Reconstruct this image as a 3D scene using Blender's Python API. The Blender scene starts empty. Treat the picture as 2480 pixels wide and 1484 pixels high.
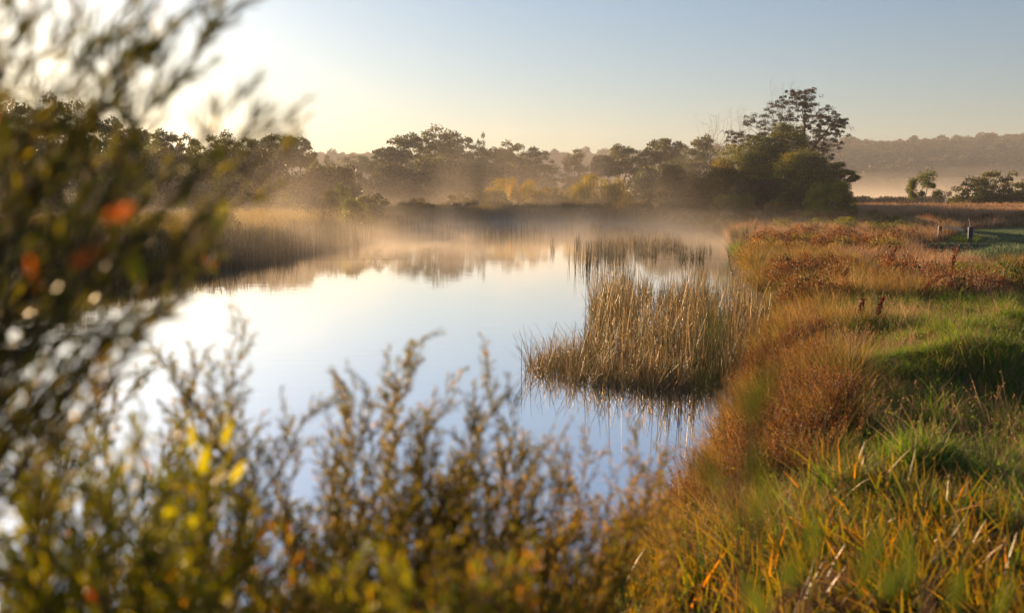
import bpy, math, random
import numpy as np
from mathutils import Vector, Matrix, noise as mnoise

random.seed(7)
rng = np.random.default_rng(7)
R = math.radians
SC = bpy.context.scene
COL = SC.collection

# ---------------------------------------------------------------- camera, sky, sun, exposure
CAM_H = 3.0
LENS, SENSOR = 35.0, 36.0
PITCH = math.atan((306 - 194) / (LENS / SENSOR * 1024))
cam = bpy.data.cameras.new('camera')
cam.lens = LENS; cam.sensor_width = SENSOR; cam.clip_end = 6000; cam.clip_start = 0.05
cam.dof.use_dof = True; cam.dof.focus_distance = 32; cam.dof.aperture_fstop = 2.0
camo = bpy.data.objects.new('camera', cam); COL.objects.link(camo)
camo.location = (0, 0, CAM_H); camo.rotation_euler = (R(90) - PITCH, 0, 0)
SC.camera = camo

SUN_EL, SUN_AZ = R(10), R(-40)          # azimuth measured from +Y towards +X
w = bpy.data.worlds.new('World'); SC.world = w; w.use_nodes = True
nt = w.node_tree; bg = nt.nodes['Background']
sky = nt.nodes.new('ShaderNodeTexSky'); sky.sky_type = 'NISHITA'; sky.sun_disc = False
sky.sun_elevation = SUN_EL; sky.sun_rotation = SUN_AZ
sky.air_density = 1.0; sky.dust_density = 1.3; sky.ozone_density = 3.4; sky.altitude = 0
hs = nt.nodes.new('ShaderNodeHueSaturation'); hs.inputs['Saturation'].default_value = 1.0
nt.links.new(sky.outputs[0], hs.inputs['Color']); nt.links.new(hs.outputs[0], bg.inputs['Color']); bg.inputs['Strength'].default_value = 0.052

sun = bpy.data.lights.new('sun', 'SUN'); sun.energy = 5.0; sun.angle = R(0.6); sun.color = (1.0, 0.66, 0.35)
suno = bpy.data.objects.new('sun', sun); COL.objects.link(suno)
sd = Vector((math.sin(SUN_AZ) * math.cos(SUN_EL), math.cos(SUN_AZ) * math.cos(SUN_EL), math.sin(SUN_EL)))
suno.rotation_euler = sd.to_track_quat('Z', 'Y').to_euler(); suno.location = sd * 50

SC.view_settings.view_transform = 'Standard'; SC.view_settings.look = 'None'
SC.view_settings.gamma = 1.0; SC.view_settings.use_curve_mapping = False
SC.view_settings.exposure = 1.52
cy = SC.cycles
cy.use_denoising = True; cy.max_bounces = 8; cy.diffuse_bounces = 3; cy.glossy_bounces = 3
cy.transmission_bounces = 3; cy.transparent_max_bounces = 4; cy.volume_bounces = 0
cy.caustics_reflective = False; cy.caustics_refractive = False
cy.volume_step_rate = 1.0; cy.volume_max_steps = 256
cy.sample_clamp_indirect = 6.0

# ---------------------------------------------------------------- helpers
FP = LENS / SENSOR * 2480                   # the photograph is measured in a 2480 x 1484 frame
cp, sp = math.cos(PITCH), math.sin(PITCH)

def ray(px, py):
    u, v = (px - 1240) / FP, (742 - py) / FP
    return np.array([u, cp + v * sp, -sp + v * cp])

def proj(x, y, z):
    z = z - CAM_H
    dep = y * cp - z * sp
    return 1240 + x / dep * FP, 742 - (y * sp + z * cp) / dep * FP, dep

def flat(px, py, z=0.0):
    d = ray(px, py); t = (z - CAM_H) / d[2]
    return d[0] * t, d[1] * t

_perm = np.random.default_rng(3).random((256, 256))
def vnoise(x, y):
    xi, yi = np.floor(x).astype(int), np.floor(y).astype(int)
    fx, fy = x - xi, y - yi
    fx = fx * fx * (3 - 2 * fx); fy = fy * fy * (3 - 2 * fy)
    a = _perm[xi & 255, yi & 255]; b = _perm[(xi + 1) & 255, yi & 255]
    c = _perm[xi & 255, (yi + 1) & 255]; d = _perm[(xi + 1) & 255, (yi + 1) & 255]
    return (a * (1 - fx) + b * fx) * (1 - fy) + (c * (1 - fx) + d * fx) * fy * 1.0
def fbm(x, y, o=4):
    s, a = 0, 0.5
    for i in range(o):
        s = s + a * vnoise(x + 17.3 * i, y + 9.1 * i); x = x * 2.03; y = y * 2.03; a *= 0.5
    return s
def sstep(a, b, x):
    t = np.clip((x - a) / (b - a), 0, 1); return t * t * (3 - 2 * t)

POND_PX = [(-300, 690), (-60, 668), (120, 655), (300, 645), (480, 632), (600, 612), (700, 592), (800, 574), (880, 558), (980, 545),
           (1100, 539), (1200, 536), (1350, 532), (1480, 532), (1600, 542), (1690, 556), (1745, 580), (1765, 612), (1772, 650),
           (1790, 700), (1835, 745), (1858, 800), (1840, 870), (1812, 950), (1792, 1020), (1775, 1080), (1745, 1160), (1680, 1280),
           (1590, 1400), (1450, 1520), (1000, 1600), (500, 1610), (100, 1560), (-500, 1450), (-1300, 1280), (-2400, 1000), (-1700, 760), (-800, 705)]
POND = np.array([flat(*p) for p in POND_PX])

def sdist(P, x, y):
    """signed distance to polygon P, positive outside (land)"""
    x = np.asarray(x, float); y = np.asarray(y, float)
    best = np.full(x.shape, 1e18); inside = np.zeros(x.shape, bool)
    n = len(P)
    for i in range(n):
        ax, ay = P[i]; bx, by = P[(i + 1) % n]
        dx, dy = bx - ax, by - ay
        t = np.clip(((x - ax) * dx + (y - ay) * dy) / (dx * dx + dy * dy), 0, 1)
        d2 = (x - ax - t * dx) ** 2 + (y - ay - t * dy) ** 2
        best = np.minimum(best, d2)
        c = ((ay > y) != (by > y)) & (x < (bx - ax) * (y - ay) / (by - ay + 1e-12) + ax)
        inside ^= c
    d = np.sqrt(best)
    return np.where(inside, -d, d)

# grassy mounds on the right bank: display px of centre, radii, height
MOUNDS = [(2140, 920, 0.55, 0.7, 0.42), (2420, 930, 0.9, 0.55, 0.48), (2300, 915, 0.5, 0.5, 0.25), (2050, 1050, 0.4, 0.5, 0.34), (2210, 1180, 0.36, 0.36, 0.40),
          (2060, 1250, 0.35, 0.35, 0.34), (2330, 830, 1.0, 0.5, 0.36), (2150, 800, 0.7, 0.6, 0.3), (2470, 815, 0.8, 0.5, 0.4), (2480, 640, 2.2, 2.4, 0.65),
          (2340, 1060, 0.6, 0.45, -0.28), (2200, 1020, 0.35, 0.3, -0.2), (2340, 580, 2.2, 1.6, 0.35), (2480, 1230, 0.4, 0.4, 0.3), (2250, 1330, 0.3, 0.3, 0.2)]
def height(x, y):
    x = np.asarray(x, float); y = np.asarray(y, float)
    s = sdist(POND, x, y)
    d = np.hypot(x, y)
    rightw = 0.12 + 0.88 * sstep(-0.4, 1.6, x - 0.12 * y)
    plate = 0.45 + 0.17 * rightw + 0.85 * rightw * np.exp(-((np.hypot(x, y * 0.9)) / 4.6) ** 2) + 0.9 * np.exp(-(d / 2.2) ** 2)
    plate = plate + 0.18 * (fbm(x * 0.12, y * 0.12, 3) - 0.45) + 0.10 * (fbm(x * 0.9 + 5, y * 0.9, 3) - 0.45) * np.exp(-(d / 40) ** 2)
    for (px, py, rx, ry, h) in MOUNDS:
        cx, cy_ = flat(px, py, 0.75)
        plate = plate + h * np.exp(-((x - cx) / rx) ** 2 - ((y - cy_) / ry) ** 2)
    land = plate * (1 - np.exp(-np.maximum(s, 0) / 0.55))
    z = np.where(s > 0, 0.02 + land, np.maximum(s * 0.35, -0.7))
    # shallow inlet seen as a far lake on the right
    lx, ly = (x - 330) / 330.0, (y - 430) / 175.0
    l = lx * lx + ly * ly + 0.12 * (fbm(x * 0.02, y * 0.02, 3) - 0.45)
    z = np.where(y > 200, z * sstep(0.8, 1.15, l) - 0.5 * (1 - sstep(0.8, 1.15, l)), z)
    # long wooded ridge
    top = 37 + 13 * sstep(60, 420, x) + 7 * sstep(380, 560, x) + 10 * (fbm(x * 0.006 + 3, x * 0 + 1.5, 3) - 0.45)
    z = z + top * sstep(620, 1010, y + 60 * (fbm(x * 0.008, y * 0.008, 3) - 0.45)) * (1 - 0.25 * sstep(1050, 1350, y))
    return z

def at(px, py, zoff=0.0):
    """first hit of the view ray with the ground"""
    d = ray(px, py)
    t = np.concatenate([np.arange(1.5, 60, 0.05), np.arange(60, 900, 0.5)])
    X, Y, Z = d[0] * t, d[1] * t, CAM_H + d[2] * t
    H = np.maximum(height(X, Y), 0) + zoff
    i = np.argmax(Z <= H)
    if Z[i] > H[i]: i = len(t) - 1
    return float(X[i]), float(Y[i]), float(H[i])

def h1(x, y): return float(height(np.array([x]), np.array([y]))[0])

def mesh_np(name, V, F, mats=(), attrs=None, midx=None, smooth=False):
    """V (n,3), F (m,k) with constant k"""
    V = np.ascontiguousarray(V, np.float32); F = np.ascontiguousarray(F, np.int32)
    me = bpy.data.meshes.new(name)
    me.vertices.add(len(V)); me.vertices.foreach_set('co', V.ravel())
    k = F.shape[1]
    me.loops.add(F.size); me.loops.foreach_set('vertex_index', F.ravel())
    me.polygons.add(len(F)); me.polygons.foreach_set('loop_start', np.arange(0, F.size, k, dtype=np.int32))
    try: me.polygons.foreach_set('loop_total', np.full(len(F), k, np.int32))
    except Exception: pass
    for m in mats: me.materials.append(m)
    if midx is not None: me.polygons.foreach_set('material_index', np.ascontiguousarray(midx, np.int32))
    for an, av in (attrs or {}).items():
        a = me.attributes.new(an, 'FLOAT', 'POINT'); a.data.foreach_set('value', np.ascontiguousarray(av, np.float32))
    me.update(calc_edges=True); me.validate()
    if smooth: me.polygons.foreach_set('use_smooth', np.ones(len(F), bool))
    return me

def tag(o, label=None, cat=None, group=None, kind=None):
    if label: o['label'] = label
    if cat: o['category'] = cat
    if group: o['group'] = group
    if kind: o['kind'] = kind
    return o
def link(name, data, parent=None, loc=None, rz=None, scale=None):
    o = bpy.data.objects.new(name, data); COL.objects.link(o)
    if parent: o.parent = parent
    if loc is not None: o.location = loc
    if rz is not None: o.rotation_euler = (0, 0, rz)
    if scale is not None: o.scale = scale
    return o

# ---------------------------------------------------------------- materials
def ramp_mat(name, stops, trans=0.4, rough=0.55, spec=0.3, nscale=0.6, namt=0.5, obj_rnd=0.3, tip=None, tcol=None):
    """leaf or blade: colour picked from stops by a per-leaf tint, an instance random and a broad noise"""
    m = bpy.data.materials.new(name); m.use_nodes = True
    t = m.node_tree; N = t.nodes; L = t.links
    N.clear()
    out = N.new('ShaderNodeOutputMaterial')
    at_ = N.new('ShaderNodeAttribute'); at_.attribute_name = 'tint'
    oi = N.new('ShaderNodeObjectInfo')
    geo = N.new('ShaderNodeNewGeometry')
    no = N.new('ShaderNodeTexNoise'); no.inputs['Scale'].default_value = nscale; no.inputs['Detail'].default_value = 2
    L.new(geo.outputs['Position'], no.inputs['Vector'])
    def math_(op, a, b):
        n = N.new('ShaderNodeMath'); n.operation = op
        for i, v in enumerate((a, b)):
            if isinstance(v, (int, float)): n.inputs[i].default_value = v
            else: L.new(v, n.inputs[i])
        return n.outputs[0]
    s = math_('MULTIPLY', math_('SUBTRACT', no.outputs['Fac'], 0.5), namt * 2.2)
    s = math_('ADD', s, math_('MULTIPLY', math_('SUBTRACT', oi.outputs['Random'], 0.5), obj_rnd))
    s = math_('ADD', s, at_.outputs['Fac'])
    r = N.new('ShaderNodeValToRGB'); L.new(s, r.inputs[0])
    el = r.color_ramp.elements
    while len(el) < len(stops): el.new(0.5)
    for e, (p, c) in zip(el, stops): e.position = p; e.color = (*c, 1)
    col = r.outputs[0]
    if tip:
        ah = N.new('ShaderNodeAttribute'); ah.attribute_name = 'hgt'
        mx = N.new('ShaderNodeMixRGB'); mx.inputs[2].default_value = (*tip[1], 1)
        mr = N.new('ShaderNodeMapRange'); mr.inputs['From Min'].default_value = tip[0]; mr.inputs['From Max'].default_value = 1.0
        L.new(ah.outputs['Fac'], mr.inputs['Value'])
        L.new(math_('MULTIPLY', mr.outputs[0], tip[2]), mx.inputs[0]); L.new(col, mx.inputs[1]); col = mx.outputs[0]
    b = N.new('ShaderNodeBsdfPrincipled'); b.inputs['Roughness'].default_value = rough
    b.inputs['Specular IOR Level'].default_value = spec; L.new(col, b.inputs['Base Color'])
    tr = N.new('ShaderNodeBsdfTranslucent')
    g = N.new('ShaderNodeHueSaturation'); g.inputs['Saturation'].default_value = 1.15; g.inputs['Value'].default_value = 1.5
    L.new(col, g.inputs['Color']); L.new(g.outputs[0], tr.inputs['Color'])
    ms = N.new('ShaderNodeMixShader'); ms.inputs[0].default_value = trans
    L.new(b.outputs[0], ms.inputs[1]); L.new(tr.outputs[0], ms.inputs[2]); L.new(ms.outputs[0], out.inputs['Surface'])
    return m

def plain_mat(name, c1, c2, scale=8, rough=0.8, bump=0.2, stretch=(1, 1, 1), coord='Object'):
    m = bpy.data.materials.new(name); m.use_nodes = True
    t = m.node_tree; N = t.nodes; L = t.links; b = N['Principled BSDF']
    tc = N.new('ShaderNodeTexCoord'); mp = N.new('ShaderNodeMapping'); mp.inputs['Scale'].default_value = stretch
    L.new(tc.outputs[coord], mp.inputs[0])
    no = N.new('ShaderNodeTexNoise'); no.inputs['Scale'].default_value = scale; no.inputs['Detail'].default_value = 5
    L.new(mp.outputs[0], no.inputs['Vector'])
    r = N.new('ShaderNodeValToRGB'); r.color_ramp.elements[0].position = 0.35; r.color_ramp.elements[1].position = 0.68
    r.color_ramp.elements[0].color = (*c1, 1); r.color_ramp.elements[1].color = (*c2, 1)
    L.new(no.outputs['Fac'], r.inputs[0]); L.new(r.outputs[0], b.inputs['Base Color'])
    b.inputs['Roughness'].default_value = rough; b.inputs['Specular IOR Level'].default_value = 0.25
    if bump:
        bp = N.new('ShaderNodeBump'); bp.inputs['Strength'].default_value = bump; bp.inputs['Distance'].default_value = 0.03
        L.new(no.outputs['Fac'], bp.inputs['Height']); L.new(bp.outputs[0], b.inputs['Normal'])
    return m

M = {}
M['bark'] = plain_mat('bark', (0.05, 0.035, 0.025), (0.16, 0.12, 0.09), 6, stretch=(3, 3, 0.6))
M['pale_bark'] = plain_mat('pale_bark', (0.16, 0.12, 0.09), (0.36, 0.30, 0.23), 5, stretch=(3, 3, 0.6))
M['twig'] = plain_mat('twig', (0.07, 0.03, 0.02), (0.16, 0.08, 0.05), 40)
M['euc'] = ramp_mat('eucalypt_leaf', [(0, (0.03, 0.036, 0.014)), (0.5, (0.07, 0.075, 0.024)), (1, (0.17, 0.13, 0.04))], 0.42, nscale=0.25)
M['euc_red'] = ramp_mat('purplish_leaf', [(0, (0.03, 0.02, 0.017)), (0.5, (0.05, 0.034, 0.026)), (1, (0.075, 0.06, 0.03))], 0.22, nscale=0.3)
M['wattle'] = ramp_mat('wattle_leaf', [(0, (0.018, 0.027, 0.009)), (0.45, (0.065, 0.08, 0.016)), (0.7, (0.17, 0.165, 0.026)), (1, (0.32, 0.24, 0.03))], 0.45, nscale=0.22)
M['wattle_gold'] = ramp_mat('golden_leaf', [(0, (0.035, 0.035, 0.01)), (0.45, (0.10, 0.08, 0.02)), (1, (0.26, 0.16, 0.03))], 0.4, nscale=0.3)
M['green_bush'] = ramp_mat('bush_leaf', [(0, (0.04, 0.055, 0.012)), (0.5, (0.10, 0.12, 0.022)), (1, (0.22, 0.20, 0.035))], 0.4, nscale=0.5)
M['round_bush'] = ramp_mat('round_bush_leaf', [(0, (0.06, 0.08, 0.015)), (0.5, (0.15, 0.17, 0.03)), (1, (0.32, 0.29, 0.05))], 0.5, nscale=0.8)
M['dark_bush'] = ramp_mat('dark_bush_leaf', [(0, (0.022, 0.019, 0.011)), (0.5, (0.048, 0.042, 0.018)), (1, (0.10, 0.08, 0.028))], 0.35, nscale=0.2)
M['willow'] = ramp_mat('willow_leaf', [(0, (0.09, 0.085, 0.012)), (0.5, (0.22, 0.17, 0.02)), (1, (0.40, 0.24, 0.03))], 0.5, nscale=0.3)
M['seedtree'] = ramp_mat('dry_leaf', [(0, (0.10, 0.06, 0.03)), (1, (0.35, 0.22, 0.12))], 0.4, nscale=0.5)
M['ridge'] = ramp_mat('ridge_leaf', [(0, (0.025, 0.022, 0.012)), (0.5, (0.06, 0.05, 0.02)), (1, (0.15, 0.10, 0.03))], 0.25, nscale=0.02)
M['grass'] = ramp_mat('green_grass', [(0, (0.04, 0.08, 0.014)), (0.45, (0.085, 0.15, 0.024)), (0.8, (0.18, 0.25, 0.04)), (1, (0.28, 0.28, 0.06))], 0.5, nscale=1.8, namt=0.8, tip=(0.5, (0.22, 0.28, 0.05), 0.5))
M['gold_grass'] = ramp_mat('golden_grass', [(0, (0.05, 0.065, 0.012)), (0.4, (0.14, 0.12, 0.03)), (0.7, (0.27, 0.17, 0.06)), (1, (0.40, 0.25, 0.11))], 0.45, nscale=0.9, namt=.7, tip=(0.5, (0.42, 0.24, 0.10), 0.5))
M['dry_grass'] = ramp_mat('dry_grass', [(0, (0.045, 0.04, 0.02)), (0.3, (0.12, 0.075, 0.04)), (0.6, (0.24, 0.145, 0.09)), (1, (0.42, 0.28, 0.18))], 0.4, nscale=0.45, namt=.8, tip=(0.6, (0.5, 0.30, 0.17), 0.6))
M['red_weed'] = ramp_mat('red_weed', [(0, (0.05, 0.035, 0.012)), (0.4, (0.13, 0.05, 0.022)), (0.75, (0.23, 0.10, 0.04)), (1, (0.30, 0.19, 0.07))], 0.4, nscale=1.6, namt=.8)
M['reed'] = ramp_mat('reed_stem', [(0, (0.11, 0.11, 0.035)), (0.5, (0.31, 0.265, 0.115)), (1, (0.60, 0.46, 0.26))], 0.45, rough=0.4, spec=0.5, nscale=0.6, namt=0.3, tip=(0.6, (0.4, 0.28, 0.15), 0.5))
M['dark_reed'] = ramp_mat('dark_reed_stem', [(0, (0.03, 0.032, 0.02)), (0.5, (0.07, 0.065, 0.035)), (1, (0.16, 0.12, 0.06))], 0.25, nscale=0.4)
M['bank_reed'] = ramp_mat('bank_reed', [(0, (0.04, 0.045, 0.018)), (0.5, (0.085, 0.08, 0.03)), (1, (0.22, 0.16, 0.05))], 0.4, nscale=0.09, namt=0.8, tip=(0.72, (0.36, 0.24, 0.08), 0.5))
M['leaf_near'] = ramp_mat('shrub_leaf', [(0, (0.045, 0.055, 0.012)), (0.5, (0.11, 0.105, 0.02)), (0.85, (0.24, 0.20, 0.03)), (1, (0.34, 0.16, 0.04))], 0.42, rough=0.45, spec=0.25, nscale=4, namt=0.25, obj_rnd=0.7)
M['leaf_low'] = ramp_mat('low_shrub_leaf', [(0, (0.06, 0.075, 0.012)), (0.45, (0.15, 0.16, 0.022)), (0.85, (0.34, 0.28, 0.03)), (1, (0.42, 0.2, 0.04))], 0.5, rough=0.45, spec=0.25, nscale=4, namt=0.35, obj_rnd=0.7)
M['leaf_yellow'] = ramp_mat('yellow_leaf', [(0, (0.35, 0.34, 0.02)), (1, (0.55, 0.46, 0.03))], 0.55, rough=0.4, nscale=4, namt=0.2)
M['leaf_orange'] = ramp_mat('orange_leaf', [(0, (0.5, 0.10, 0.02)), (1, (0.55, 0.17, 0.03))], 0.5, rough=0.4, nscale=4, namt=0.2)
M['wiry_leaf'] = ramp_mat('wiry_leaf', [(0, (0.07, 0.08, 0.012)), (0.4, (0.17, 0.16, 0.024)), (0.75, (0.36, 0.25, 0.035)), (1, (0.55, 0.30, 0.07))], 0.5, rough=0.45, spec=0.25, nscale=6, namt=0.3)
M['blade'] = ramp_mat('broad_blade', [(0, (0.03, 0.055, 0.010)), (0.45, (0.08, 0.10, 0.018)), (0.8, (0.27, 0.20, 0.03)), (1, (0.5, 0.2, 0.05))], 0.5, rough=0.4, spec=0.45, nscale=2, namt=0.3, obj_rnd=0.4, tip=(0.6, (0.5, 0.24, 0.05), 0.5))
M['dock'] = ramp_mat('dock_seed', [(0, (0.06, 0.015, 0.01)), (0.5, (0.14, 0.035, 0.02)), (1, (0.26, 0.07, 0.03))], 0.3, nscale=3)
M['blue_wood'] = plain_mat('blue_painted_wood', (0.010, 0.014, 0.05), (0.02, 0.03, 0.10), 12, rough=0.5)
M['rail_wood'] = plain_mat('rail_wood', (0.30, 0.22, 0.15), (0.5, 0.4, 0.3), 12, rough=0.45, stretch=(1, 8, 8))

def water_mat():
    m = bpy.data.materials.new('pond_water'); m.use_nodes = True
    t = m.node_tree; N = t.nodes; L = t.links; N.clear()
    out = N.new('ShaderNodeOutputMaterial')
    gl = N.new('ShaderNodeBsdfGlossy'); gl.inputs['Roughness'].default_value = 0.012; gl.inputs['Color'].default_value = (0.95, 0.95, 0.97, 1)
    df = N.new('ShaderNodeBsdfDiffuse'); df.inputs['Color'].default_value = (0.05, 0.055, 0.05, 1)
    lw = N.new('ShaderNodeLayerWeight'); lw.inputs['Blend'].default_value = 0.35
    mr = N.new('ShaderNodeMapRange'); mr.inputs['From Min'].default_value = 0.0; mr.inputs['From Max'].default_value = 0.55
    mr.inputs['To Min'].default_value = 0.45; mr.inputs['To Max'].default_value = 0.98
    ms = N.new('ShaderNodeMixShader')
    geo = N.new('ShaderNodeNewGeometry'); mp = N.new('ShaderNodeMapping'); mp.inputs['Scale'].default_value = (0.7, 3.2, 1)
    L.new(geo.outputs['Position'], mp.inputs[0])
    n1 = N.new('ShaderNodeTexNoise'); n1.inputs['Scale'].default_value = 1.1; n1.inputs['Detail'].default_value = 3
    L.new(mp.outputs[0], n1.inputs['Vector'])
    bp = N.new('ShaderNodeBump'); bp.inputs['Strength'].default_value = 0.4; bp.inputs['Distance'].default_value = 0.004
    L.new(n1.outputs['Fac'], bp.inputs['Height'])
    for nd in (gl, lw): L.new(bp.outputs[0], nd.inputs['Normal'])
    L.new(lw.outputs['Facing'], mr.inputs['Value']); L.new(mr.outputs[0], ms.inputs[0])
    L.new(df.outputs[0], ms.inputs[1]); L.new(gl.outputs[0], ms.inputs[2]); L.new(ms.outputs[0], out.inputs['Surface'])
    return m

def ground_mat():
    m = bpy.data.materials.new('soil_and_turf'); m.use_nodes = True
    t = m.node_tree; N = t.nodes; L = t.links; b = N['Principled BSDF']
    geo = N.new('ShaderNodeNewGeometry')
    at_ = N.new('ShaderNodeAttribute'); at_.attribute_name = 'turf'
    no = N.new('ShaderNodeTexNoise'); no.inputs['Scale'].default_value = 0.5; no.inputs['Detail'].default_value = 8
    L.new(geo.outputs['Position'], no.inputs['Vector'])
    r1 = N.new('ShaderNodeValToRGB'); r1.color_ramp.elements[0].color = (0.035, 0.026, 0.015, 1); r1.color_ramp.elements[1].color = (0.12, 0.08, 0.04, 1)
    r1.color_ramp.elements[0].position = .35; r1.color_ramp.elements[1].position = .65
    r2 = N.new('ShaderNodeValToRGB'); r2.color_ramp.elements[0].color = (0.03, 0.05, 0.016, 1); r2.color_ramp.elements[1].color = (0.075, 0.11, 0.03, 1)
    r2.color_ramp.elements[0].position = .35; r2.color_ramp.elements[1].position = .65
    L.new(no.outputs['Fac'], r1.inputs[0]); L.new(no.outputs['Fac'], r2.inputs[0])
    mx = N.new('ShaderNodeMixRGB'); L.new(at_.outputs['Fac'], mx.inputs[0]); L.new(r1.outputs[0], mx.inputs[1]); L.new(r2.outputs[0], mx.inputs[2])
    L.new(mx.outputs[0], b.inputs['Base Color']); b.inputs['Roughness'].default_value = 0.95; b.inputs['Specular IOR Level'].default_value = 0.1
    n2 = N.new('ShaderNodeTexNoise'); n2.inputs['Scale'].default_value = 14; n2.inputs['Detail'].default_value = 4
    L.new(geo.outputs['Position'], n2.inputs['Vector'])
    bp = N.new('ShaderNodeBump'); bp.inputs['Strength'].default_value = 0.6; bp.inputs['Distance'].default_value = 0.05
    L.new(n2.outputs['Fac'], bp.inputs['Height']); L.new(bp.outputs[0], b.inputs['Normal'])
    return m

# ---------------------------------------------------------------- ground and water
PATH = np.array([at(*p)[:2] for p in [(2330, 560), (2600, 545), (2620, 660), (2480, 672), (2380, 650), (2260, 632), (2230, 606), (2300, 590)]])
GREEN = np.array([at(*p)[:2] for p in [(2060, 760), (2120, 740), (2300, 742), (2700, 720), (2900, 1300), (2500, 1350), (2200, 1380), (1950, 1380), (1945, 1200), (2005, 980), (2040, 860)]])
def axis(n, lim, k):
    u = np.linspace(-1, 1, n); return lim * np.sinh(k * u) / math.sinh(k)
ax = axis(420, 1500, 6.2)
uy = np.linspace(0, 1, 430); ay = -12 + 1412 * (np.sinh(5.2 * uy) / math.sinh(5.2))
GX, GY = np.meshgrid(ax, ay); GZ = height(GX.ravel(), GY.ravel())
nx, ny = len(ax), len(ay)
idx = np.arange(nx * ny).reshape(ny, nx)
F = np.stack([idx[:-1, :-1], idx[:-1, 1:], idx[1:, 1:], idx[1:, :-1]], -1).reshape(-1, 4)
turf = np.maximum(sstep(0.5, -0.8, sdist(PATH, GX.ravel(), GY.ravel())), sstep(0.4, -0.5, sdist(GREEN, GX.ravel(), GY.ravel())))
gm = mesh_np('ground', np.stack([GX.ravel(), GY.ravel(), GZ], 1), F, [ground_mat()], {'turf': turf}, smooth=True)
tag(link('ground', gm), kind='structure', label='boggy grassed ground rising to the far wooded ridge')

def sheet(name, x0, x1, y0, y1, z, mat):
    V = [(x0, y0, z), (x1, y0, z), (x1, y1, z), (x0, y1, z)]
    return link(name, mesh_np(name, V, [(0, 1, 2, 3)], [mat]))
WM = water_mat()
tag(sheet('pond_water', -140, 40, 3, 190, 0.0, WM), kind='structure', label='still mirror-like pond reflecting the pale sky')
tag(sheet('lake_water', -60, 760, 200, 680, 0.0, WM), kind='structure', label='distant pale strip of lake at the foot of the ridge')

# ---------------------------------------------------------------- vegetation primitives
def blades(n, rad, hmin, hmax, wid, lean=0.25, bend=0.4, seg=3, stem=False, tint=(0, 1), kink=0.0, splay=0.0):
    """n grass blades as ribbons (or three-sided stems); returns V, F(quads), tint, hgt"""
    a = rng.uniform(0, 2 * np.pi, n); r = rad * np.sqrt(rng.uniform(0, 1, n))
    bx, by = r * np.cos(a), r * np.sin(a)
    H = rng.uniform(hmin, hmax, n)
    la = rng.uniform(0, 2 * np.pi, n); la = np.where(rng.random(n) < splay, a, la)
    ln = np.abs(rng.normal(0, lean, n)); bd = np.abs(rng.normal(0, bend, n))
    tn = rng.uniform(tint[0], tint[1], n)
    fa = rng.uniform(0, 2 * np.pi, n)
    k = np.where(rng.random(n) < kink, rng.uniform(0.35, 0.8, n), 9)
    T = np.linspace(0, 1, seg + 1)
    cx = np.zeros((n, seg + 1)); cz = np.zeros((n, seg + 1))
    for j, t in enumerate(T):
        off = ln * t + bd * t * t
        cx[:, j] = H * off; cz[:, j] = H * t * (1 - 0.28 * np.minimum(bd, 1.6) * t)
        over = t > k
        cx[:, j] = np.where(over, H * (ln * k + (t - k) * 0.9), cx[:, j]); cz[:, j] = np.where(over, H * (k - (t - k) * 0.45), cz[:, j])
    px = bx[:, None] + cx * np.cos(la)[:, None]; py = by[:, None] + cx * np.sin(la)[:, None]
    if stem: W = wid * (1 - 0.6 * T)
    else: W = wid * np.clip(1.15 - T ** 1.6 * 1.12, 0.03, 1)
    C = np.stack([px, py, cz], -1)                                   # n, seg+1, 3
    if not stem:
        dx = np.stack([np.cos(fa), np.sin(fa), 0 * fa], -1)[:, None, :] * (W[None, :, None] / 2)
        V = np.stack([C - dx, C + dx], 2)                              # n, s+1, 2, 3
        base = (np.arange(n) * (seg + 1) * 2)[:, None]; j = np.arange(seg)[None] * 2
        F = np.stack([base + j, base + j + 1, base + j + 3, base + j + 2], -1).reshape(-1, 4)
        k_ = 2
    else:
        V = np.stack([C + np.stack([np.cos(fa + q), np.sin(fa + q), 0 * fa], -1)[:, None, :] * (W[None, :, None] / 2) for q in (0, 2.09, 4.19)], 2)
        base = (np.arange(n) * (seg + 1) * 3)[:, None]; j = np.arange(seg)[None] * 3
        F = np.concatenate([np.stack([base + j + q, base + j + (q + 1) % 3, base + j + 3 + (q + 1) % 3, base + j + 3 + q], -1).reshape(-1, 4) for q in range(3)])
        k_ = 3
    tt = np.repeat(tn, (seg + 1) * k_); hh = np.tile(np.repeat(T, k_), n)
    return V.reshape(-1, 3), F, tt, hh, C

def leafquads(P, A, ln, wd, tint=None, up=None):
    """leaf-shaped rhombs at P along axes A"""
    n = len(P)
    A = A / (np.linalg.norm(A, axis=1, keepdims=True) + 1e-9)
    B = np.cross(A, rng.normal(0, 1, (n, 3))); B /= (np.linalg.norm(B, axis=1, keepdims=True) + 1e-9)
    ln = np.broadcast_to(ln, (n,))[:, None]; wd = np.broadcast_to(wd, (n,))[:, None]
    V = np.stack([P, P + A * ln * 0.45 + B * wd / 2, P + A * ln, P + A * ln * 0.45 - B * wd / 2], 1).reshape(-1, 3)
    F = np.arange(4 * n).reshape(n, 4)
    t = rng.uniform(0, 1, n) if tint is None else tint
    return V, F, np.repeat(t, 4), np.tile([0, .5, 1, .5], n)

def merge(parts):
    V, F, T, H, o = [], [], [], [], 0
    for (v, f, t, h) in parts:
        V.append(v); F.append(f + o); T.append(t); H.append(h); o += len(v)
    return np.concatenate(V), np.concatenate(F), np.concatenate(T), np.concatenate(H)

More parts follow.
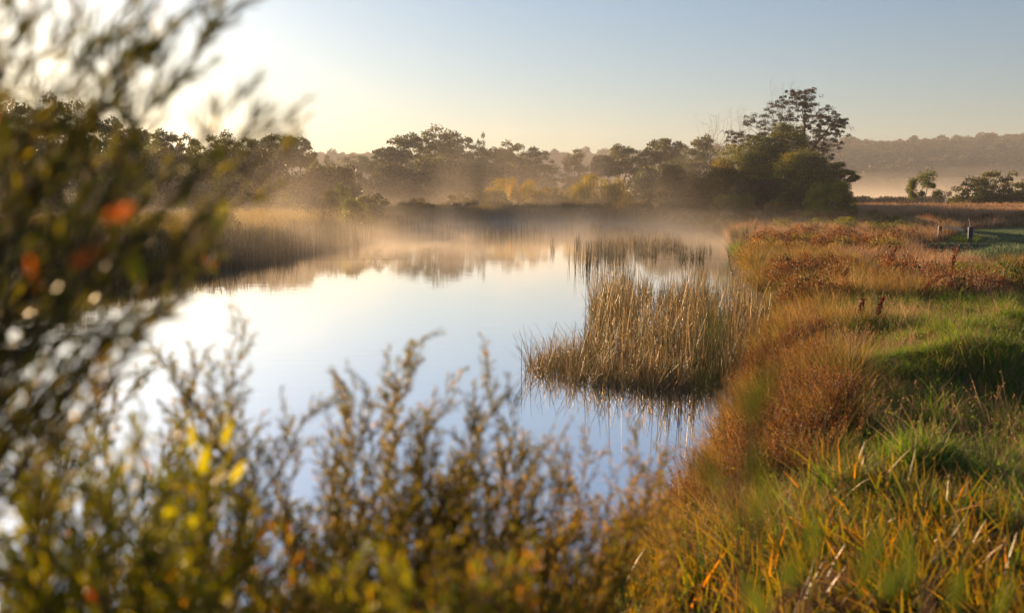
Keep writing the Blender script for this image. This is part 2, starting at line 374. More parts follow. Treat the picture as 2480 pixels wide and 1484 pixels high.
def tuft(name, mat, *a, heads=None, **k):
    V, F, T, H, C = blades(*a, **k)
    parts = [(V, F, T, H)]
    if heads:
        cnt, sz, frac = heads
        sel = rng.random(len(C)) < frac
        tips = C[sel][:, -1]; prev = C[sel][:, -2]
        P = np.repeat(tips, cnt, 0); D = np.repeat(tips - prev, cnt, 0)
        u = rng.uniform(-1.0, 0.15, (len(P), 1)); P = P + D * u + rng.normal(0, sz * 0.35, P.shape)
        A = D / (np.linalg.norm(D, axis=1, keepdims=True) + 1e-9) + rng.normal(0, 0.5, P.shape)
        v, f, t, h = leafquads(P, A, sz * 1.6, sz * 0.8); h[:] = 1.0
        parts.append((v, f, t, h))
    V, F, T, H = merge(parts)
    me = mesh_np(name, V, F, [mat], {'tint': T, 'hgt': H})
    return bpy.data.objects.new(name, me)

def scatter_nodes(col):
    g = bpy.data.node_groups.new('scatter_' + col.name, 'GeometryNodeTree')
    g.interface.new_socket('Geometry', in_out='INPUT', socket_type='NodeSocketGeometry')
    g.interface.new_socket('Geometry', in_out='OUTPUT', socket_type='NodeSocketGeometry')
    N, L = g.nodes, g.links
    gi, go = N.new('NodeGroupInput'), N.new('NodeGroupOutput')
    ci = N.new('GeometryNodeCollectionInfo'); ci.inputs['Collection'].default_value = col
    ci.inputs['Separate Children'].default_value = True; ci.inputs['Reset Children'].default_value = True
    ip = N.new('GeometryNodeInstanceOnPoints'); ip.inputs['Pick Instance'].default_value = True
    def named(n, ty):
        a = N.new('GeometryNodeInputNamedAttribute'); a.data_type = ty; a.inputs['Name'].default_value = n; return a.outputs['Attribute']
    L.new(gi.outputs[0], ip.inputs['Points']); L.new(ci.outputs[0], ip.inputs['Instance'])
    L.new(named('pick', 'INT'), ip.inputs['Instance Index'])
    L.new(named('rot', 'FLOAT_VECTOR'), ip.inputs['Rotation']); L.new(named('scl', 'FLOAT_VECTOR'), ip.inputs['Scale'])
    L.new(ip.outputs[0], go.inputs[0])
    return g

def scatter(name, protos, P, scl, label, lean=0.1, zs=None, kind='stuff', leandir=None):
    n = len(P)
    if n == 0: return
    c = bpy.data.collections.new(name + '_kinds')
    for p in protos: c.objects.link(p)
    me = bpy.data.meshes.new(name); me.vertices.add(n); me.vertices.foreach_set('co', np.ascontiguousarray(P, np.float32).ravel())
    a = me.attributes.new('pick', 'INT', 'POINT'); a.data.foreach_set('value', rng.integers(0, len(protos), n).astype(np.int32))
    rot = np.stack([rng.normal(0, lean, n), rng.normal(0, lean, n), rng.uniform(0, 6.283, n)], 1).astype(np.float32)
    a = me.attributes.new('rot', 'FLOAT_VECTOR', 'POINT'); a.data.foreach_set('vector', rot.ravel())
    s = np.stack([scl, scl, scl * (1 if zs is None else zs)], 1).astype(np.float32)
    a = me.attributes.new('scl', 'FLOAT_VECTOR', 'POINT'); a.data.foreach_set('vector', s.ravel())
    o = link(name, me); md = o.modifiers.new('scatter', 'NODES'); md.node_group = scatter_nodes(c)
    tag(o, label, None, None, kind)
    return o

def wedge(n, d0, d1, az=34, power=1.0):
    """random ground points in the camera's wedge; power 1 = even in distance, 2 = even per area"""
    u = rng.random(n)
    d = (d0 ** power + u * (d1 ** power - d0 ** power)) ** (1 / power)
    a = R(1) * rng.uniform(-az, az, n)
    return d * np.sin(a), d * np.cos(a)
def keep(x, y, m): return x[m], y[m]
def onground(x, y, dz=-0.02): return np.stack([x, y, height(x, y) + dz], 1)
def inpoly_px(poly_px, n, z=0.0, warp=None):
    P = np.array([flat(*p, z) for p in poly_px])
    x0, y0 = P.min(0); x1, y1 = P.max(0)
    x = rng.uniform(x0, x1, n); y = rng.uniform(y0, y1, n)
    m = sdist(P, x, y) < 0
    return x[m], y[m]

# ---------------------------------------------------------------- tubes, trees
class Tubes:
    def __init__(s, sides=5): s.V, s.F, s.n, s.k = [], [], 0, sides
    def poly(s, pts, rads):
        k = s.k; rings = []
        for i, p in enumerate(pts):
            a = Vector(pts[min(i + 1, len(pts) - 1)]) - Vector(pts[max(i - 1, 0)])
            if a.length < 1e-6: a = Vector((0, 0, 1))
            a.normalize(); u = a.orthogonal().normalized(); v = a.cross(u)
            for q in range(k):
                t = 2 * math.pi * q / k
                s.V.append(Vector(p) + (u * math.cos(t) + v * math.sin(t)) * rads[i])
        b = s.n
        for i in range(len(pts) - 1):
            for q in range(k): s.F.append((b + i * k + q, b + i * k + (q + 1) % k, b + (i + 1) * k + (q + 1) % k, b + (i + 1) * k + q))
        s.n += len(pts) * k
    def mesh(s, name, mat): return mesh_np(name, [tuple(v) for v in s.V], s.F, [mat], smooth=True)

def skeleton(tb, node, pts, r, rmin, depth=0, sag=0.12):
    node = Vector(node)
    if len(pts) == 1:
        p = Vector(pts[0]); mid = (node + p) / 2 + Vector((random.gauss(0, .06), random.gauss(0, .06), -sag * .5)) * (p - node).length
        tb.poly([node, mid, p], [r, r * .7, rmin * .5]); return
    P = np.array(pts); k = 2 if len(pts) < 5 else random.choice((2, 3))
    D = P - np.array(node); D = D / (np.linalg.norm(D, axis=1, keepdims=True) + 1e-9)
    c = D[rng.choice(len(P), k, replace=False)]
    for _ in range(5):
        lab = np.argmax(D @ c.T, 1)
        for j in range(k):
            if (lab == j).any(): c[j] = D[lab == j].mean(0)
    if len(set(lab.tolist())) == 1: lab = np.arange(len(P)) % k
    for j in range(k):
        g = P[lab == j]
        if len(g) == 0: continue
        m = Vector(g.mean(0)); f = 0.42 if len(g) > 1 else 1
        nn = node + (m - node) * f if len(g) > 1 else None
        rr = max(r * math.sqrt(len(g) / len(P)) * 0.95, rmin)
        if nn is None: skeleton(tb, node, [g[0]], rr, rmin, depth + 1, sag)
        else:
            nn += Vector((random.gauss(0, .05), random.gauss(0, .05), random.gauss(-.02, .04))) * (m - node).length
            tb.poly([node, (node + nn) / 2 + Vector((random.gauss(0, .03), random.gauss(0, .03), -0.02)) * (nn - node).length, nn], [r if depth else r * .95, (r + rr) / 2 * .92, rr])
            skeleton(tb, nn, [tuple(q) for q in g], rr, rmin, depth + 1, sag)

def clump_leaves(C, rad, flat_, n, ll, lw, droop=0.3, under=-0.35, shell=0.55):
    C = np.asarray(C); k = len(C); rad = np.broadcast_to(rad, (k,))
    ids = np.repeat(np.arange(k), n)
    d = rng.normal(0, 1, (len(ids), 3)); d /= np.linalg.norm(d, axis=1, keepdims=True)
    d[:, 2] = np.where(d[:, 2] < under, -d[:, 2] * 0.3, d[:, 2])
    rr = rad[ids] * (shell + (1 - shell) * rng.random(len(ids))) * (0.85 + 0.3 * vnoise(d[:, 0] * 3 + ids * 7.1, d[:, 1] * 3 + d[:, 2] * 2))
    P = C[ids] + d * rr[:, None] * np.array([1, 1, flat_])
    A = rng.normal(0, 0.7, P.shape) + d * 0.5; A[:, 2] -= droop
    tint = np.clip(0.45 + 0.25 * rng.normal(0, 1, len(ids)) * 0.7 + rng.normal(0, .12, k)[ids], 0, 1)
    return leafquads(P, A, ll * rng.uniform(.7, 1.3, len(P)), lw * rng.uniform(.7, 1.3, len(P)), tint)

def euc_meshes(name, H, W, crown=0.55, ncl=22, cr=1.6, flat_=0.55, nl=110, ll=.5, lw=.28, lean=0.0, mat='euc', bark='bark', tr=0.28, low=0.25, fork=0.28, seed=None):
    """umbrella-crowned tree: returns trunk mesh, crown mesh; unit metres, base at origin"""
    cz = H * (1 - crown); C = []
    g = 0
    while len(C) < ncl and g < 4000:
        g += 1
        a = rng.uniform(0, 6.283); e = math.asin(rng.uniform(-low, 1)); q = rng.uniform(.72, 1.0) if rng.random() < .75 else rng.uniform(.3, .7)
        p = np.array([math.cos(a) * math.cos(e) * (W / 2 - cr * .8) * q, math.sin(a) * math.cos(e) * (W / 2 - cr * .8) * q, cz + math.sin(e) * (H * crown - cr * flat_) * q])
        p[0] += lean * (p[2] / H)
        if all(np.linalg.norm((p - c) * [1, 1, 1.3]) > cr * 0.95 for c in C) or g > 2500: C.append(p)
    C = np.array(C); rad = cr * rng.uniform(.65, 1.2, len(C))
    tb = Tubes(5)
    tf = Vector((lean * .1 + random.gauss(0, .02 * H), random.gauss(0, .02 * H), H * fork))
    tb.poly([(0, 0, -.4), (random.gauss(0, .01 * H), 0, H * fork * .5), tf], [tr * 1.25, tr * 1.0, tr * .9])
    skeleton(tb, tf, [tuple(c - np.array([0, 0, cr * flat_ * .5])) for c in C], tr * .85, .035)
    V, F, T, Hh = clump_leaves(C, rad, flat_, nl, ll, lw)
    return tb.mesh(name + '_trunk', M[bark]), mesh_np(name + '_crown', V, F, [M[mat]], {'tint': T, 'hgt': Hh})

def bush_meshes(name, H, W, ncl=26, cr=.9, nl=160, ll=.22, lw=.12, mat='wattle', bark='bark', tr=.14, flat_=.8, droop=0.1, conic=0.0, under=-.7, dep=None):
    C = []
    dep = dep or W
    for i in range(ncl * 40):
        if len(C) >= ncl: break
        a = rng.uniform(0, 6.283); e = rng.uniform(0.0, 1) ** .9
        z = e * (H - cr * flat_ * .9); f = math.sqrt(max(0, 1 - (z / H) ** (2.0 - conic))) * rng.choice([1, 1, .6])
        p = np.array([math.cos(a) * max(W / 2 - cr * .8, .1) * f, math.sin(a) * max(dep / 2 - cr * .8, .1) * f, max(z, cr * .35)])
        if all(np.linalg.norm(p - c) > cr * .6 for c in C): C.append(p)
    C = np.array(C); rad = cr * rng.uniform(.7, 1.25, len(C))
    tb = Tubes(5)
    tf = Vector((0, 0, H * .14)); tb.poly([(0, 0, -.3), tf], [tr * 1.2, tr])
    skeleton(tb, tf, [tuple(c) for c in C], tr, .025)
    V, F, T, Hh = clump_leaves(C, rad, flat_, nl, ll, lw, droop, under)
    return tb.mesh(name + '_trunk', M[bark]), mesh_np(name + '_crown', V, F, [M[mat]], {'tint': T, 'hgt': Hh})

def willow_meshes(name, H, W, ncl=24, cr=1.1, strands=700, mat='willow'):
    C = []
    for i in range(3000):
        if len(C) >= ncl: break
        a = rng.uniform(0, 6.283); e = rng.uniform(.05, 1)
        p = np.array([math.cos(a) * (W / 2 - .4) * math.sqrt(1 - e * e * .85), math.sin(a) * (W / 2 - .4) * math.sqrt(1 - e * e * .85), H * .4 + e * H * .55]) * np.array([1, .8, 1])
        if all(np.linalg.norm(p - c) > cr * .7 for c in C): C.append(p)
    C = np.array(C); tb = Tubes(5)
    tf = Vector((0.2, 0, H * .16)); tb.poly([(0, 0, -.4), (0.05, 0, H * .08), tf], [.42, .33, .3])
    skeleton(tb, tf, [tuple(c) for c in C], .28, .03)
    parts = [clump_leaves(C, cr * .8, .6, 150, .26, .07, 0.6, -.4)]
    ids = rng.integers(0, len(C), strands)
    S = C[ids] + rng.normal(0, cr * .42, (strands, 3)) * [1, 1, .4]
    L_ = rng.uniform(.25, .75, strands) * np.maximum(S[:, 2] * .75, .5)
    k = 26
    t = rng.uniform(0, 1, (strands, k))
    sway = rng.normal(0, .14, (strands, 1, 2))
    P = np.repeat(S[:, None, :], k, 1).copy(); P[:, :, 2] -= t * L_[:, None]; P[:, :, :2] += sway * t[:, :, None] + rng.normal(0, .035, (strands, k, 2))
    P = P.reshape(-1, 3); A = rng.normal(0, .3, P.shape); A[:, 2] -= 1
    parts.append(leafquads(P, A, .24, .05, np.repeat(np.clip(rng.normal(.5, .25, strands), 0, 1), k)))
    V, F, T, Hh = merge(parts)
    return tb.mesh(name + '_trunk', M['bark']), mesh_np(name + '_crown', V, F, [M[mat]], {'tint': T, 'hgt': Hh})

def bare_meshes(name, H, W, n=26, tr=.1, bark='pale_bark', rmin=.012, extra=None, low=.35):
    C = [(random.gauss(0, 1) * W * .28, random.gauss(0, 1) * W * .28, H * random.uniform(low, 1)) for _ in range(n)]
    tb = Tubes(4); tf = Vector((0, 0, H * .22)); tb.poly([(0, 0, -.3), tf], [tr * 1.2, tr])
    skeleton(tb, tf, C, tr * .9, rmin)
    for c in C:
        for q in range(3):
            c2 = Vector(c) + Vector((random.gauss(0, .05), random.gauss(0, .05), random.uniform(.0, .08))) * H
            tb.poly([Vector(c), c2], [rmin * .6, rmin * .3])
    return tb.mesh(name + '_trunk', M[bark]), np.array(C)

def tree(name, meshes, px, D, label, sx=1, sz=1, rz=0, group=None, cat='tree', sink=0.1, parts=('trunk', 'crown'), py=None):
    d = ray(px, 470 if py is None else py); t = D / math.hypot(d[0], d[1]); x, y = d[0] * t, d[1] * t
    e = link(name, None, loc=(x, y, max(h1(x, y), 0) - sink), rz=rz, scale=(sx, sx, sz))
    e.empty_display_size = 0.5
    tag(e, label, cat, group)
    for me, pn in zip(meshes, parts):
        if me is not None: link(pn, me, e)
    return e
def hgt(topy, D): return CAM_H + (470 - topy) / FP * D
# ---------------------------------------------------------------- the wooded ridge
rp = [bpy.data.objects.new('ridge_tree', bush_meshes('ridge_tree', h, wd, 14, 1.9, 70, 1.1, .7, 'ridge', tr=.3)[1]) for h, wd in ((6, 7), (8, 6), (5, 8))]
n = 16000
x = rng.uniform(-620, 800, n); y = rng.uniform(690, 1180, n)
m = (height(x, y) > 1.5) & (np.abs(x / y) < .62)
x, y = keep(x, y, m)
xr = rng.uniform(-620, 800, 2600); yr = rng.uniform(985, 1050, 2600)
x, y = np.concatenate([x, xr]), np.concatenate([y, yr])
scatter('ridge_forest', rp, onground(x, y, -.5), rng.uniform(.5, 1.1, len(x)) * (1 + .6 * (rng.random(len(x)) > .95)), 'distant forest covering the long ridge behind the lake', 0.05)

# far shore scrub in the lake mist
sc_ = [bpy.data.objects.new('far_scrub', bush_meshes('far_scrub', 3, 5, 10, 1.1, 60, .6, .4, 'ridge')[1])]
x = rng.uniform(-80, 420, 900); y = rng.uniform(225, 285, 900); m = (height(x, y) > -.2) & (np.abs(x / y) < .62); x, y = keep(x, y, m)
scatter('lakeside_scrub', sc_, onground(x, y), rng.uniform(.25, .75, len(x)), 'low hazy scrub along the near edge of the far lake', 0.05)
x = rng.uniform(60, 520, 500); y = rng.uniform(600, 700, 500); m = (height(x, y) > -.3); x, y = keep(x, y, m)
scatter('far_shore_scrub', sc_, onground(x, y), rng.uniform(.8, 2.6, len(x)), 'faint scrub on the far shore of the lake under the ridge', 0.05)

# ---------------------------------------------------------------- trees
EV = [euc_meshes('eucalypt', 16, 11, .5, 46, 1.35, .8, 120, .5, .26, low=.5),
      euc_meshes('eucalypt', 16, 12, .45, 48, 1.3, .75, 120, .5, .26, low=.3, fork=.3),
      euc_meshes('eucalypt', 16, 9, .6, 42, 1.25, .85, 120, .5, .26, low=.7),
      euc_meshes('eucalypt', 16, 13, .4, 54, 1.3, .7, 120, .5, .26, low=.2, fork=.22),
      euc_meshes('eucalypt', 16, 8, .5, 26, 1.1, .85, 110, .45, .24, low=.8, fork=.4, tr=.22)]
DB = [bush_meshes('thicket_bush', 8, 11, 34, 1.7, 190, .5, .3, 'dark_bush'), bush_meshes('thicket_bush', 8, 9, 28, 1.6, 190, .5, .3, 'euc'),
      bush_meshes('thicket_bush', 8, 13, 40, 1.7, 190, .5, .3, 'dark_bush', conic=.4)]
def put(kind, v, px, topy, wpx, D, label, group, cat='tree', rz=None, base=None):
    ms = (EV if kind == 'e' else DB)[v]; H0 = 16 if kind == 'e' else 8; W0 = (11, 12, 9, 13, 8)[v] if kind == 'e' else (11, 9, 13)[v]
    dd = ray(px, 470); t = D / math.hypot(dd[0], dd[1]); g = max(h1(dd[0] * t, dd[1] * t), 0)
    H = hgt(topy, D) - g; W = wpx / FP * D
    return tree('eucalyptus_tree' if kind == 'e' else 'thicket_bush', ms, px, D, label, W / W0, H / H0, random.uniform(0, 6.28) if rz is None else rz, group, cat)
GL = 'dark eucalypts along the left skyline'
for a in [('e', 0, -60, 285, 180, 150, 'dark eucalypt cut by the left edge of the photo, below the sun glow'),
          ('e', 1, 22, 262, 170, 152, 'dark eucalypt crown directly under the brightest sun glow'),
          ('e', 2, 92, 256, 130, 155, 'dark eucalypt between the sun glow and the tallest left tree'),
          ('e', 0, 152, 230, 130, 150, 'tallest eucalypt of the left skyline, rising just right of the sun'),
          ('e', 4, 205, 258, 95, 154, 'narrow eucalypt leaning against the right side of the tallest left tree'),
          ('e', 1, 268, 290, 130, 158, 'broad dark eucalypt two crowns right of the tallest left tree'),
          ('e', 3, 335, 312, 150, 160, 'low spreading eucalypt where the left skyline steps down'),
          ('e', 1, 408, 314, 120, 166, 'open domed eucalypt behind the tips of the leafy branch'),
          ('e', 2, 468, 316, 95, 170, 'small round crowned eucalypt left of the twin domed one'),
          ('e', 0, 545, 309, 120, 168, 'domed eucalypt seen through the blurred twig tips'),
          ('e', 4, 600, 332, 80, 172, 'thin eucalypt in the dip left of the lacy crowned one'),
          ('e', 3, 655, 322, 150, 165, 'lacy open eucalypt with bright sky showing through its limbs'),
          ('e', 3, 722, 324, 130, 168, 'flat topped lacy eucalypt at the right end of the left skyline')]:
    put(*a, GL)
for a in [('b', 0, -40, 350, 260, 128, 'dark thicket bush at the left edge behind the near leaves'), ('b', 1, 140, 345, 240, 130, 'dark thicket bush under the tallest left eucalypt'),
          ('b', 2, 320, 370, 260, 128, 'dark thicket bush below the stepping down skyline'), ('b', 0, 470, 375, 220, 130, 'dark rounded thicket bush under the domed eucalypts'),
          ('b', 2, 610, 362, 230, 125, 'tall dark rounded thicket bush behind the bare seed tree'), ('b', 1, 735, 388, 170, 122, 'dark thicket bush right of the bare seed tree'),
          ('b', 0, 815, 398, 150, 118, 'low dark domed thicket bush beside the gap in the trees'), ('b', 1, 540, 420, 200, 108, 'lowest dark bush left of the bare seed tree')]:
    put(*a, 'dark thicket under the left skyline', cat='bush')
GC = 'misty eucalypts beyond the pond'
for a in [('e', 2, 795, 366, 50, 340, 'faint pale eucalypt far off in the gap between the two groves'), ('e', 0, 845, 366, 80, 320, 'faint rounded eucalypt in the middle of the gap'),
          ('e', 3, 880, 372, 70, 330, 'faint low eucalypt at the right of the gap'),
          ('e', 3, 935, 350, 110, 262, 'sloping low crowned eucalypt at the left end of the middle grove'), ('e', 1, 985, 318, 150, 268, 'wide flat topped eucalypt in the left half of the middle grove'),
          ('e', 0, 1062, 291, 135, 272, 'tallest eucalypt of the middle grove'), ('e', 2, 1115, 306, 110, 264, 'tall eucalypt touching the right side of the grove summit'),
          ('e', 4, 1143, 330, 60, 260, 'slim eucalypt where the middle grove drops'), ('e', 4, 1168, 317, 42, 258, 'thin lone eucalypt with a tiny tufted crown'),
          ('e', 1, 1190, 352, 90, 256, 'low eucalypt between the thin lone one and the round crowned one'), ('e', 0, 1240, 328, 105, 255, 'round crowned eucalypt with sky holes right of the thin one'),
          ('e', 2, 1302, 344, 105, 250, 'eucalypt with a drooping right flank before the pale gap'), ('e', 4, 1332, 384, 60, 240, 'small ragged eucalypt hanging beside the pale gap'),
          ('e', 2, 1397, 349, 90, 235, 'upright open eucalypt standing alone before the faint ridge'), ('e', 3, 1462, 368, 80, 232, 'low fanned eucalypt left of the two domes'),
          ('e', 1, 1508, 344, 125, 230, 'left one of the two smooth domed eucalypts'), ('e', 3, 1610, 328, 140, 225, 'right and larger one of the two smooth domed eucalypts'),
          ('e', 4, 1560, 366, 60, 238, 'small eucalypt in the notch between the two domes'), ('e', 1, 1698, 323, 100, 205, 'purplish flat crowned eucalypt beside the bare dead tree'),
          ('e', 0, 1655, 368, 90, 212, 'low eucalypt leaning toward the big wattle clump')]:
    put(*a, GC)
for a in [('b', 1, 850, 400, 110, 250, 'hazy bush at the foot of the gap between the groves'), ('b', 0, 955, 392, 130, 240, 'hazy round bush under the left end of the middle grove'),
          ('b', 1, 1030, 372, 170, 246, 'tall hazy bush under the tallest middle eucalypt'), ('b', 2, 1110, 385, 170, 240, 'broad hazy bush right of the grove summit'),
          ('b', 0, 1190, 400, 140, 236, 'hazy bush below the thin lone eucalypt'), ('b', 1, 1275, 392, 150, 232, 'dark hazy bush above the left willow'),
          ('b', 2, 1395, 425, 80, 225, 'small hazy bush below the lone upright eucalypt'), ('b', 1, 1580, 395, 130, 205, 'dim bush behind the right willow'),
          ('b', 0, 1640, 415, 120, 195, 'dim bush between the right willow and the wattle clump')]:
    put(*a, 'hazy bushes at the foot of the middle grove', cat='bush')

# willows
WL = [willow_meshes('willow', 6, 10, 26), willow_meshes('willow', 6, 10, 32, strands=1000)]
def willow(v, px, topy, wpx, D, label, rz):
    dd = ray(px, 470); t = D / math.hypot(dd[0], dd[1]); g = max(h1(dd[0] * t, dd[1] * t), 0)
    tree('willow_tree', WL[v], px, D, label, wpx / FP * D / 10, (hgt(topy, D) - g) / 6, rz, 'willows at the head of the pond', 'willow', .1)
willow(0, 1245, 428, 150, 126, 'golden misty willow left of the fallen log', 0.4)
willow(0, 1335, 450, 110, 124, 'low yellow willow between the two taller ones', 2.1)
willow(1, 1455, 420, 180, 120, 'largest weeping willow, yellow green, trailing over the water', 1.0)
willow(0, 1180, 458, 90, 128, 'small golden willow at the left end of the row, deep in mist', 3.6)

# log below the willows
tb = Tubes(8); x0, y0 = flat(1362, 527); x1, y1 = flat(1420, 533)
tb.poly([(x0, y0, .75), (x0 + (x1 - x0) * .3, (y0 + y1) / 2, .42), (x0 + (x1 - x0) * .7, y1, .3), (x1, y1, -.1)], [.12, .2, .26, .3])
lg = link('fallen_log', tb.mesh('fallen_log', M['bark'])); tag(lg, 'dark fallen log lying at the water edge under the willows', 'log')

# the big clump on the right bank
def placed(name, ms, px, D, label, cat, group=None, rz=0, sx=1, sz=1, parts=('trunk', 'crown')):
    return tree(name, ms, px, D, label, sx, sz, rz, group, cat, .1, parts)
PX = FP
def wm(px, D): return px / FP * D
# tall emergent eucalypt with layered plates of foliage
def layered_euc():
    D = 131; o = 1905
    pl = [(1940, 232, 30, .9), (1895, 262, 48, 1.1), (1925, 258, 40, 1.2), (1868, 282, 42, 1.2), (1960, 268, 38, .9), (1990, 288, 45, 1.0), (2003, 300, 30, .8),
          (1930, 290, 40, 1.0), (1965, 300, 45, .9), (1830, 300, 40, 1.3), (1812, 326, 40, 1.2), (1792, 335, 35, 1.0), (2000, 325, 45, 1.0), (1975, 330, 50, 1.1),
          (1990, 350, 40, 1.1), (1960, 362, 50, 1.3), (1930, 350, 40, 1.2), (1900, 330, 50, 1.3), (1870, 320, 45, 1.1), (1985, 372, 30, .8), (1790, 360, 30, 1.0), (1945, 320, 30, .7),
          (2012, 306, 18, .6), (1915, 240, 24, .6)]
    C, rad, tips = [], [], []
    for px, py, wp, r in pl:
        X = wm(px - o, D); Z = hgt(py, D) - .7
        for q in range(15):
            dx = random.uniform(-.95, .95) * wm(wp, D)
            C.append((X + dx, random.uniform(-2.4, 2.4), Z + random.gauss(0, .45) - abs(dx) * .22)); rad.append(r * random.uniform(.25, .5))
        tips.append((X, 0, Z - .3)); tips.append((X + random.uniform(-.5, .5), random.uniform(-2, 2), Z - .3))
    C = np.array(C); a_ = clump_leaves(C, np.array(rad), .7, 95, .17, .08, .25, -.6, .3)
    sel = rng.choice(len(C), 90); b_ = clump_leaves(C[sel] + rng.normal(0, .55, (90, 3)), .5, .8, 26, .15, .07, .4, -.9, .1)
    V, F, T, Hh = merge([a_, b_])
    tb = Tubes(6); tb.poly([(0, 0, -.3), (.3, 0, 2.5), (.2, 0, 5)], [.4, .32, .28])
    skeleton(tb, (.2, 0, 5), tips + [tuple(c) for c in C[::3]], .27, .03)
    return tb.mesh('trunk', M['bark']), mesh_np('crown', V, F, [M['euc_red']], {'tint': T, 'hgt': Hh})
placed('eucalyptus_tree', layered_euc(), 1905, 131, 'tall purplish eucalypt with layered open crown rising above the wattle clump', 'tree')
GW = 'wattles massed around the tall eucalypt'
def watt(px, topy, wpx, D, label, ncl, cr, mat, conic=0.0, nl=420, ll=.2, lw=.09, cat='tree', dep=None, name='wattle_tree', group=GW, bark='bark', rz=0, under=-.7):
    dd = ray(px, 470); t = D / math.hypot(dd[0], dd[1]); g = max(h1(dd[0] * t, dd[1] * t), 0)
    ms = bush_meshes(name, hgt(topy, D) - g, wm(wpx, D), max(8, int(ncl * .55)), cr * 1.65, int(nl * 2.4), ll, lw, mat, bark, .2, .75, conic=conic, dep=dep, under=under)
    return placed(name, ms, px, D, label, cat, group, rz)
watt(1895, 278, 175, 128, 'tallest conical dark wattle directly under the eucalypt crown', 62, 1.15, 'wattle', .7, dep=8)
watt(1800, 355, 200, 124, 'broad golden green wattle with the sunlit shoulder', 75, 1.05, 'wattle', 0.1, dep=8)
watt(1715, 412, 130, 120, 'orange green wattle at the left front of the clump', 48, .85, 'wattle_gold', 0.2, dep=6)
watt(1672, 455, 75, 117, 'small golden leaved bush at the left foot of the clump', 26, .65, 'wattle_gold', 0, cat='bush', name='leafy_bush')
watt(1635, 385, 90, 140, 'dark wattle peering over the left foot of the clump', 24, 1.0, 'euc', 0)
watt(1945, 368, 165, 119, 'bright green wattle bulging on the right front of the clump', 66, .95, 'wattle', 0.1, dep=7)
watt(2000, 400, 135, 124, 'dark wattle low on the right flank with the drooping end', 38, .95, 'wattle', 0, dep=6)
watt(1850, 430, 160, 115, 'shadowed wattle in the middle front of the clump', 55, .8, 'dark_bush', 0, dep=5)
watt(1780, 462, 120, 113, 'dim bush at the foot of the broad golden wattle', 34, .6, 'wattle', 0, cat='bush', name='leafy_bush')
watt(1848, 318, 140, 127, 'dark green wattle between the conical one and the golden shoulder', 40, 1.0, 'wattle', .3, dep=6)
watt(1755, 392, 130, 123, 'golden green wattle on the descending left slope of the clump', 44, .9, 'wattle_gold', .2, dep=6)
watt(1940, 440, 150, 114, 'dark low wattle filling the right foot of the clump', 40, .8, 'wattle', 0, dep=5)
# horizontal limb with foliage at the right
def side_limb():
    D = 122; o = 2030; pl = [(2030, 400, 1.0), (2048, 415, 1.0), (2058, 428, .7), (2035, 420, .9), (2015, 405, 1.0), (2050, 434, .6), (2010, 425, 1.0), (2060, 418, .5)]
    C = np.array([(wm(p[0] - o, D) + random.uniform(-.3, .3), random.uniform(-1.2, 1.2), hgt(p[1], D) - .8) for p in pl for _ in range(3)])
    V, F, T, Hh = clump_leaves(C, .55, .6, 300, .18, .09, .1, -.5, .35)
    tb = Tubes(6); f = (wm(1985 - o, D), 0, 2.0); tb.poly([(wm(1965 - o, D), 0, -.4), (wm(1972 - o, D), 0, 1.2), f], [.22, .2, .17]); skeleton(tb, f, [tuple(c) for c in C], .16, .025)
    return tb.mesh('trunk', M['bark']), mesh_np('crown', V, F, [M['wattle']], {'tint': T, 'hgt': Hh})
placed('wattle_tree', side_limb(), 2030, 122, 'leaning wattle whose leafy limb juts out over the round bush', 'tree', GW)
ms = bush_meshes('round_bush', hgt(440, 96) - .6, wm(132, 96), 60, .55, 420, .19, .045, 'round_bush', 'bark', .12, .95, droop=-.6, under=-.9)
placed('round_bush', ms, 2010, 96, 'dense round olive green bush standing in front of the wattles', 'bush')
ms = bush_meshes('round_bush', 1.9, wm(60, 88), 16, .4, 260, .18, .045, 'wattle_gold', 'bark', .06, .95, droop=-.6)
placed('round_bush', ms, 1875, 90, 'small orange tinted bush low before the wattle clump', 'bush')
ms = bush_meshes('bare_bush', hgt(452, 112) - .5, wm(110, 112), 34, .6, 90, .16, .07, 'dark_bush', 'pale_bark', .12)
placed('dark_bush', ms, 1600, 112, 'dark twiggy bush with pale stems at the left foot of the wattle clump', 'bush')
tk = bare_meshes('dead_tree', 15.5, 4.5, 34, .14, rmin=.02, low=.62)[0]
placed('dead_tree', (tk,), 1736, 150, 'bare dead tree rising left of the wattle clump', 'tree', 'bare dead trees by the wattle clump', parts=('trunk',), sz=(hgt(280, 150) - .7) / 15.5)
placed('dead_tree', (tk,), 1786, 140, 'slender bare dead tree between the first dead tree and the tall eucalypt', 'tree', 'bare dead trees by the wattle clump', rz=2, sx=.6, sz=(hgt(270, 140) - .7) / 15.5, parts=('trunk',))
placed('dead_tree', (tk,), 1882, 136, 'bare dead spire poking above the top of the tall eucalypt', 'tree', 'bare dead trees by the wattle clump', rz=4, sx=.6, sz=(hgt(212, 136) - .7) / 15.5, parts=('trunk',))
def bare_side():
    D = 127; tb = Tubes(4); C = [(random.uniform(-.5, 2.2), random.uniform(-1, 1), random.uniform(5.0, 9.6)) for _ in range(26)]
    tb.poly([(-1.6, 0, -.3), (-1.2, 0, 2.4), (-.9, 0, 3.6)], [.14, .12, .1]); skeleton(tb, (-.9, 0, 3.6), C, .1, .018); return tb.mesh('trunk', M['pale_bark'])
placed('dead_tree', (bare_side(),), 1985, 127, 'leaning bare branches on the right flank of the wattle clump', 'tree', 'bare dead trees by the wattle clump', parts=('trunk',))

